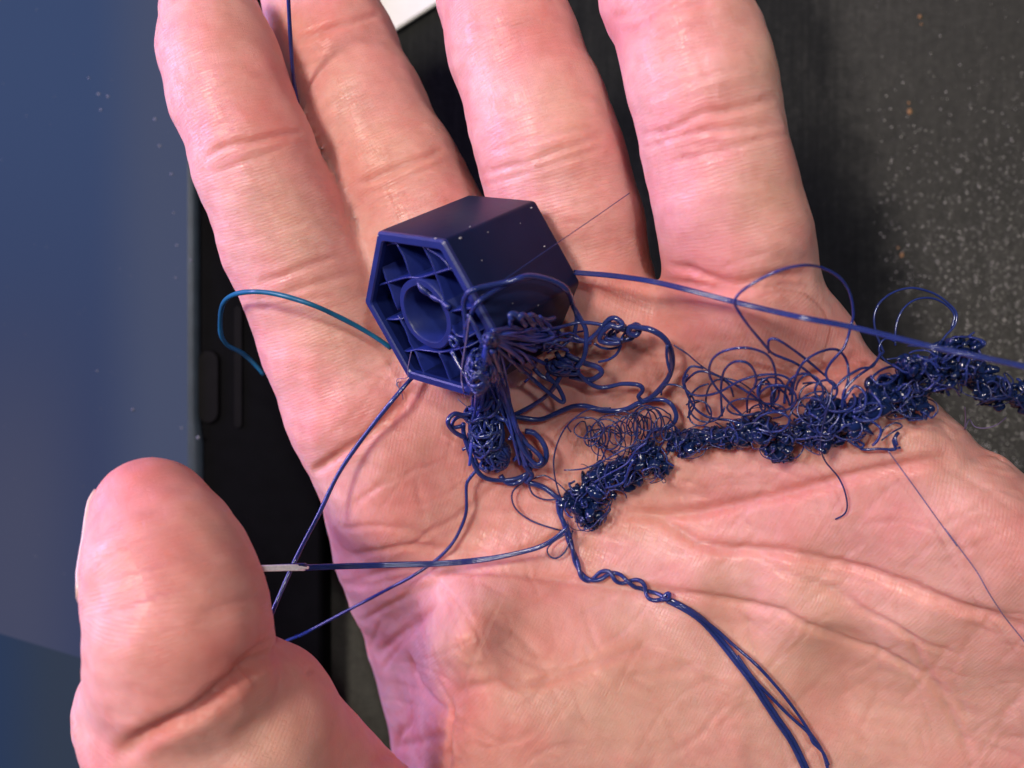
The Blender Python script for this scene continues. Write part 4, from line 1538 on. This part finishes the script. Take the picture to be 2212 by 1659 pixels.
T2_LOOPS = [
    (Z5([(1220, 420), (1242, 350), (1225, 230), (1170, 140), (1080, 85), (980, 64), (850, 85), (720, 140), (610, 210), (568, 265), (580, 310), (640, 400), (740, 520), (790, 570), (890, 610), (970, 660), (1080, 765)]), [9, 12, 13, 12, 10, 6, 4, 3], .24),
    (Z5([(1224, 425), (1190, 530), (1120, 610), (1085, 680), (1110, 730), (1150, 755)]), [9, 6, 4], .24),
    (Z5([(790, 830), (802, 720), (785, 620), (730, 560), (620, 533), (500, 555), (435, 610), (425, 690), (470, 770), (560, 870), (650, 950)]), [3, 6, 7, 6, 4], .23),
    (Z5([(495, 920), (490, 760), (510, 660), (570, 612), (640, 620), (680, 670), (690, 720), (680, 750)]), [3, 6, 5], .23),
    (Z5([(762, 560), (760, 495), (800, 483), (880, 530), (980, 605), (1080, 690)]), [4, 6, 4], .23),
    (Z5([(390, 650), (320, 640), (282, 690), (275, 740), (305, 790), (380, 806), (480, 785), (600, 720), (720, 688), (830, 690), (890, 730), (880, 800)]), [4, 5, 5, 4], .23),
    (Z5([(280, 735), (350, 672), (440, 680), (600, 760), (720, 840), (800, 900)]), [4, 4], .23),
    (Z5([(890, 890), (905, 730), (965, 610), (1080, 548), (1160, 550), (1208, 620), (1212, 720), (1190, 800), (1200, 880)]), [3, 6, 6, 3], .24),
    (Z5([(1415, 560), (1372, 450), (1360, 360), (1390, 280), (1470, 218), (1580, 193), (1700, 225), (1780, 280), (1828, 340), (1815, 410), (1770, 460), (1735, 510)]), [6, 9, 11, 11, 8], .24),
    (Z5([(1480, 520), (1485, 410), (1520, 320), (1590, 262), (1680, 250), (1760, 282), (1815, 345), (1800, 420)]), [6, 9, 10, 9], .22),
    (Z5([(1130, 730), (1110, 830), (1085, 910), (1060, 1020), (1060, 1120), (1090, 1190), (1150, 1260), (1190, 1340), (1207, 1430), (1190, 1480), (1140, 1508)]), [6, 7, 5, 3, 2, 1, .5], .16),
    (Z5([(640, 980), (540, 945), (430, 932), (350, 885), (305, 810), (280, 730), (300, 690)]), [3, 4, 5], .25),
    (Z5([(150, 800), (160, 755), (210, 742), (290, 770), (340, 850), (300, 930)]), [3, 4], .2),
    (Z5([(220, 518), (300, 570), (370, 630), (470, 690), (600, 730), (680, 790)]), [5, 4, 3], .14),
    (Z5([(640, 900), (640, 820), (680, 760), (760, 740), (850, 790), (880, 860)]), [3, 5, 3], .22),
    (Z5([(680, 980), (690, 940), (740, 910), (820, 900), (880, 940), (840, 1000), (760, 1010), (690, 990)]), [5, 6, 5], .24),
    (Z5([(850, 850), (860, 760), (900, 700), (960, 680), (1000, 690)]), [4, 5], .24),
    (Z5([(1130, 770), (1200, 700), (1290, 650), (1350, 640), (1400, 560)]), [5, 6, 6], .24),
    (Z5([(1180, 880), (1190, 780), (1260, 700), (1330, 650), (1380, 600), (1410, 560)]), [4, 6, 6], .24),
    (Z5([(1190, 830), (1250, 750), (1310, 800), (1300, 880), (1240, 900)]), [5, 6], .24),
    (Z5([(1350, 700), (1400, 660), (1470, 640), (1500, 680), (1450, 730), (1380, 740), (1340, 690)]), [6, 7], .24),
    (Z5([(1260, 880), (1330, 850), (1400, 860), (1380, 930), (1300, 950), (1240, 920)]), [5, 6], .24),
    (Z5([(1290, 920), (1360, 960), (1400, 1000), (1380, 1060), (1350, 1090)]), [4, 4], .24),
    (Z5([(1430, 600), (1500, 590), (1580, 580), (1680, 590), (1750, 600)]), [9, 9], .2),
    (Z5([(1480, 500), (1440, 480), (1400, 500), (1390, 560), (1440, 620), (1500, 640)]), [7, 8], .22),
    (Z5([(1210, 1060), (1280, 1100), (1300, 1080), (1250, 1060), (1290, 1110), (1370, 1108), (1450, 1110), (1510, 1100)]), [2, 1.5], .24),
    (Z5([(1420, 1110), (1480, 1110), (1470, 1060), (1500, 1015), (1480, 1040), (1490, 1090)]), [1.5, 2], .3),
    (Z5([(1350, 1090), (1390, 1040), (1420, 990), (1480, 960), (1520, 980), (1470, 1010), (1400, 1060)]), [2, 3], .16),
    # left of the chain
    (Z9([(935, 1400), (900, 1280), (885, 1150), (905, 1030), (965, 900), (1060, 805), (1160, 755), (1300, 750)]), [2, 4, 5, 5, 4], .17),
    (Z9([(700, 1290), (730, 1370), (800, 1410), (880, 1415), (930, 1400)]), [2, 2], .2),
    (Z9([(720, 1270), (820, 1240), (920, 1300), (980, 1360)]), [2, 3], .16),
    (Z8([(1180, 125), (1120, 170), (1105, 220), (1130, 280), (1200, 335), (1290, 370), (1370, 392)]), [1.5, 1.2], .19),
    (Z8([(1395, 410), (1330, 450), (1295, 490), (1305, 525), (1340, 540), (1385, 510), (1415, 450), (1430, 390)]), [1.5, 1.5], .19),
    (Z8([(1350, 230), (1355, 290), (1380, 350), (1400, 420)]), [2.5, 2], .5),
    (Z8([(1380, 250), (1370, 310), (1400, 370), (1420, 430)]), [2.5, 2], .4),
    (Z9([(1180, 1290), (1300, 1220), (1420, 1150), (1480, 1060), (1560, 1000)]), [6, 6], .22),
    (Z9([(1260, 1330), (1390, 1290), (1430, 1190), (1470, 1120)]), [6, 6], .25),
    (Z9([(960, 1200), (1100, 1190), (1250, 1130), (1380, 1060), (1500, 1010)]), [5, 6], .17),
]
# coil loops hovering over the left half of the chain
for i in range(20):
    t = i / 19.0
    cx_, cy_ = 1100 + 560 * t + r2.normal(0, 22), 900 - 30 * t + 40 * math.sin(t * 7) + r2.normal(0, 30)
    ra_, rb_ = r2.uniform(50, 125), r2.uniform(60, 130)
    a0 = r2.uniform(0, 6.28)
    sp = r2.uniform(4.5, 8.5)
    pl = [(cx_ + ra_ * math.cos(a0 + sp * k / 12) + k * 5, cy_ + rb_ * math.sin(a0 + sp * k / 12) + k * 3) for k in range(13)]
    pl.append((cx_ + r2.normal(60, 40), cy_ + 170 + r2.normal(0, 30)))
    T2_LOOPS.append((Z9(pl), [2 + 4 * r2.random(), 4 + 3 * r2.random(), 2], r2.uniform(.12, .19)))
for i in range(16):
    t = r2.random()
    cx_, cy_ = 330 + 900 * t, 850 - 60 * t + r2.normal(0, 50)
    ra_, rb_ = r2.uniform(40, 120), r2.uniform(40, 110)
    a0, sp = r2.uniform(0, 6.28), r2.uniform(4, 7.5)
    pl = [(cx_ + ra_ * math.cos(a0 + sp * k / 10) + k * 4, cy_ + rb_ * math.sin(a0 + sp * k / 10)) for k in range(11)]
    T2_LOOPS.append((Z5(pl), [2 + 3 * r2.random(), 3 + 4 * r2.random(), 3], r2.uniform(.15, .23)))
for pl, h, r in T2_LOOPS:
    part(t2, 'filament_loop', drape(pl, h, 1), r * .72, M_FINE if r < .21 else M_FIL)


# --- single strands, each a thing of its own
def loose(label, paths, name='filament_strand', cat='filament strand'):
    """paths: list of (path, radius, material, sides, flat)"""
    if len(paths) == 1:
        p, r, m, fl = paths[0]
        o = strand(name, p, r, m, None, 8, flat=fl)
        return tag(o, label, cat)
    root = empty(name, paths[0][0][0])
    tag(root, label, cat)
    for p, r, m, fl in paths:
        child(strand('filament', p, r, m, None, 8, flat=fl), root)
    return root


def zline(pts, zs):
    d = densify(pts, 30)
    zz_ = np.interp(np.linspace(0, 1, len(d)), np.linspace(0, 1, len(zs)), zs)
    return spline([P(u, v, z) for (u, v), z in zip(d, zz_)], .6)


rb_pts = [(1240, 588), (1330, 596), (1430, 612), (1600, 655), (1730, 685), (1840, 706), (2020, 750), (2130, 773), (2260, 802)]
zr = [24, 32, 39, 43, 45]
paths = []
for dv, du in ((-2.6, 0), (0.6, 2), (3.4, -1)):
    paths.append((zline([(u + du, v + dv) for u, v in rb_pts], [z_r + .2 * dv for z_r in zr]), .17, M_FIL, 1.0))
loose('straight taut blue filament bundle running from behind the block to the right edge', paths, 'filament_bundle')

pts = Z8([(1400, 375), (1340, 430), (1250, 480), (1100, 520), (900, 553), (700, 568), (400, 576), (0, 588)]) + Z7([(1900, 402), (1750, 408), (1600, 418), (1450, 420)])
paths = []
for dv in (-3.0, 0.5, 3.6):
    d = [(u, v + dv * (0.6 + .4 * (k > 3))) for k, (u, v) in enumerate(pts)]
    paths.append((zline(d, [11, 11, 10, 9, 10, 11, 13, 16, 18, 20]), .23, M_FIL, 1.0))
fb = loose('straight blue filament bundle running from the tangle to behind the thumb', paths, 'filament_bundle')
M_GLINT = simple_mat('painted_glint_plastic', (0.90, 0.91, 0.97), 0.08, 1.0, 0.10, 2500.0)  # pale colour stands in for the light glinting on the strand
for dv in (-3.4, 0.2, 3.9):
    child(strand('painted_glint', zline([(676 - 8 * abs(dv - 1.5), 1226 + dv), (640, 1226 + dv), (590, 1227 + dv), (545, 1228 + dv)], [16.2, 17.6, 18.6, 19.4]), .235, M_GLINT, None, sides=8), fb)

pts = Z9([(390, 1115), (330, 1195), (262, 1280)]) + Z8([(862, 180), (862, 290), (830, 385), (780, 470), (700, 550), (580, 632), (430, 712), (260, 802), (0, 940)]) + Z7([(1850, 840), (1700, 905), (1600, 960)])
z0 = lift([(u, v) for u, v in pts[:10]], [3, 2, 1.2, .8, .7])[:, 2].tolist() + [-3, -5, -8, -12, -15]
dd_ = densify(pts, 30)
zz2 = np.interp(np.linspace(0, 1, len(dd_)), np.linspace(0, 1, len(pts)), z0[:len(pts)])
loose('thin blue filament curving from the lower clump down across the palm edge', [(spline([P(u, v, q) for (u, v), q in zip(dd_, zz2)], .5), .26, M_FIL, 1.0)])

pA = Z8([(1395, 390), (1425, 480), (1450, 560), (1475, 625), (1510, 655), (1550, 650)])
tw = Z8([(1550, 650), (1620, 618), (1700, 660), (1790, 682), (1840, 735), (1925, 755)])
tl = Z10([(0, 615), (90, 660), (200, 730), (320, 860), (430, 1000), (530, 1130), (600, 1240), (660, 1330), (780, 1510), (880, 1720)])
tl2 = Z10([(0, 615), (130, 680), (270, 775), (400, 890), (560, 1030), (720, 1210), (830, 1360), (880, 1440), (950, 1540), (985, 1640), (1000, 1720)])
tl3 = Z10([(430, 960), (520, 1090), (650, 1230), (760, 1340), (870, 1440), (900, 1500), (960, 1560), (995, 1640)])
paths = []
for ph in (0, math.pi):
    d = densify(pA + tw[1:], 12)
    tg = np.gradient(d, axis=0)
    tg /= np.linalg.norm(tg, axis=1)[:, None] + 1e-9
    s = np.arange(len(d)) * 12.0
    am = 3.0 + 5.5 * np.clip((s - 130) / 80, 0, 1)
    d = d + np.c_[-tg[:, 1], tg[:, 0]] * (am * np.sin(s / 17.0 + ph))[:, None]
    q = lift([tuple(p) for p in d], 1.1)
    q[:, 2] += .35 * np.cos(s / 17.0 + ph)
    paths.append((spline(q, .4), .33, M_FIL, 1.0))
for o_ in (-3.5, 3.0):
    paths.append((drape([(u + o_, v - o_ * .6) for u, v in tl], [1.2, 1.0]), .34, M_FIL, 1.0))
paths.append((drape(tl2, [1.2, 2.0, 1.5]), .25, M_FIL, 1.0))
paths.append((drape(tl3, [1.2, 2.0]), .25, M_FIL, 1.0))
paths.append((drape(Z8([(1905, 770), (1925, 735), (1945, 728), (1940, 760), (1900, 755)]), [1.4, 2.0]), .32, M_FIL, 1.0))
loose('twisted blue filament bundle curving from the tangle down over the thumb base', paths, 'filament_bundle')

loose('straight blue filament slanting from under the block to behind the thumb', [(zline([(905, 800), (862, 848), (790, 938), (733, 1020), (690, 1108), (640, 1205), (590, 1318), (560, 1390)], [13, 14, 13, 12, 11, 12, 14, 15]), .33, M_FIL, 1.0)])
loose('blue filament dropping between the two leftmost fingers from the top', [(zline([(618, -90), (623, 0), (628, 90), (636, 185), (650, 260)], [22, 17, 13, 8, 3]), .31, M_FIL, 1.0)])
tpz = Z6([(2212, 445), (2000, 340), (1850, 285), (1700, 246), (1580, 235), (1480, 245), (1410, 280), (1378, 340), (1370, 430), (1378, 510), (1420, 570), (1500, 612), (1570, 670), (1640, 750)])
tpz = [(845, 752), (815, 731)] + tpz
loose('teal blue filament loop hooked round the side of the leftmost finger', [(zline(tpz, [13, 14, 17, 20, 20, 19, 15, 10, 4, 0, -4, -8, -10]), .36, M_TEAL, 1.0)])
loose('hair thin pale strand hanging from the tangle to the lower right edge', [(drape(Z5([(1440, 1120), (1520, 1230), (1600, 1340), (1700, 1480), (1830, 1659)]) + Z10([(1720, 170), (1840, 330), (1920, 440), (2000, 580), (2100, 730), (2212, 870), (2300, 1010)]), [2, 1.5, 3, 3]), .075, M_HAIR, 1.0)])
loose('hair thin dark strand stretched across the block to the third finger', [(zline([(1040, 640), (1130, 576), (1220, 514), (1290, 466), (1360, 417)], [37, 34.5, 32, 28, 23]), .055, M_FINE, 1.0)])
loose('pale curled hair of filament over the black table at far right', [(zline(Z5([(1875, 870), (1880, 940), (1875, 1000), (1900, 940), (1930, 980), (1990, 990), (2060, 970), (2110, 930)]), [24, 20, 18, 20, 22]), .085, M_HAIR, 1.0)])

print('script', round(time.time() - T0, 1), 's', sum(len(o.data.polygons) for o in scene.objects if o.type == 'MESH'))
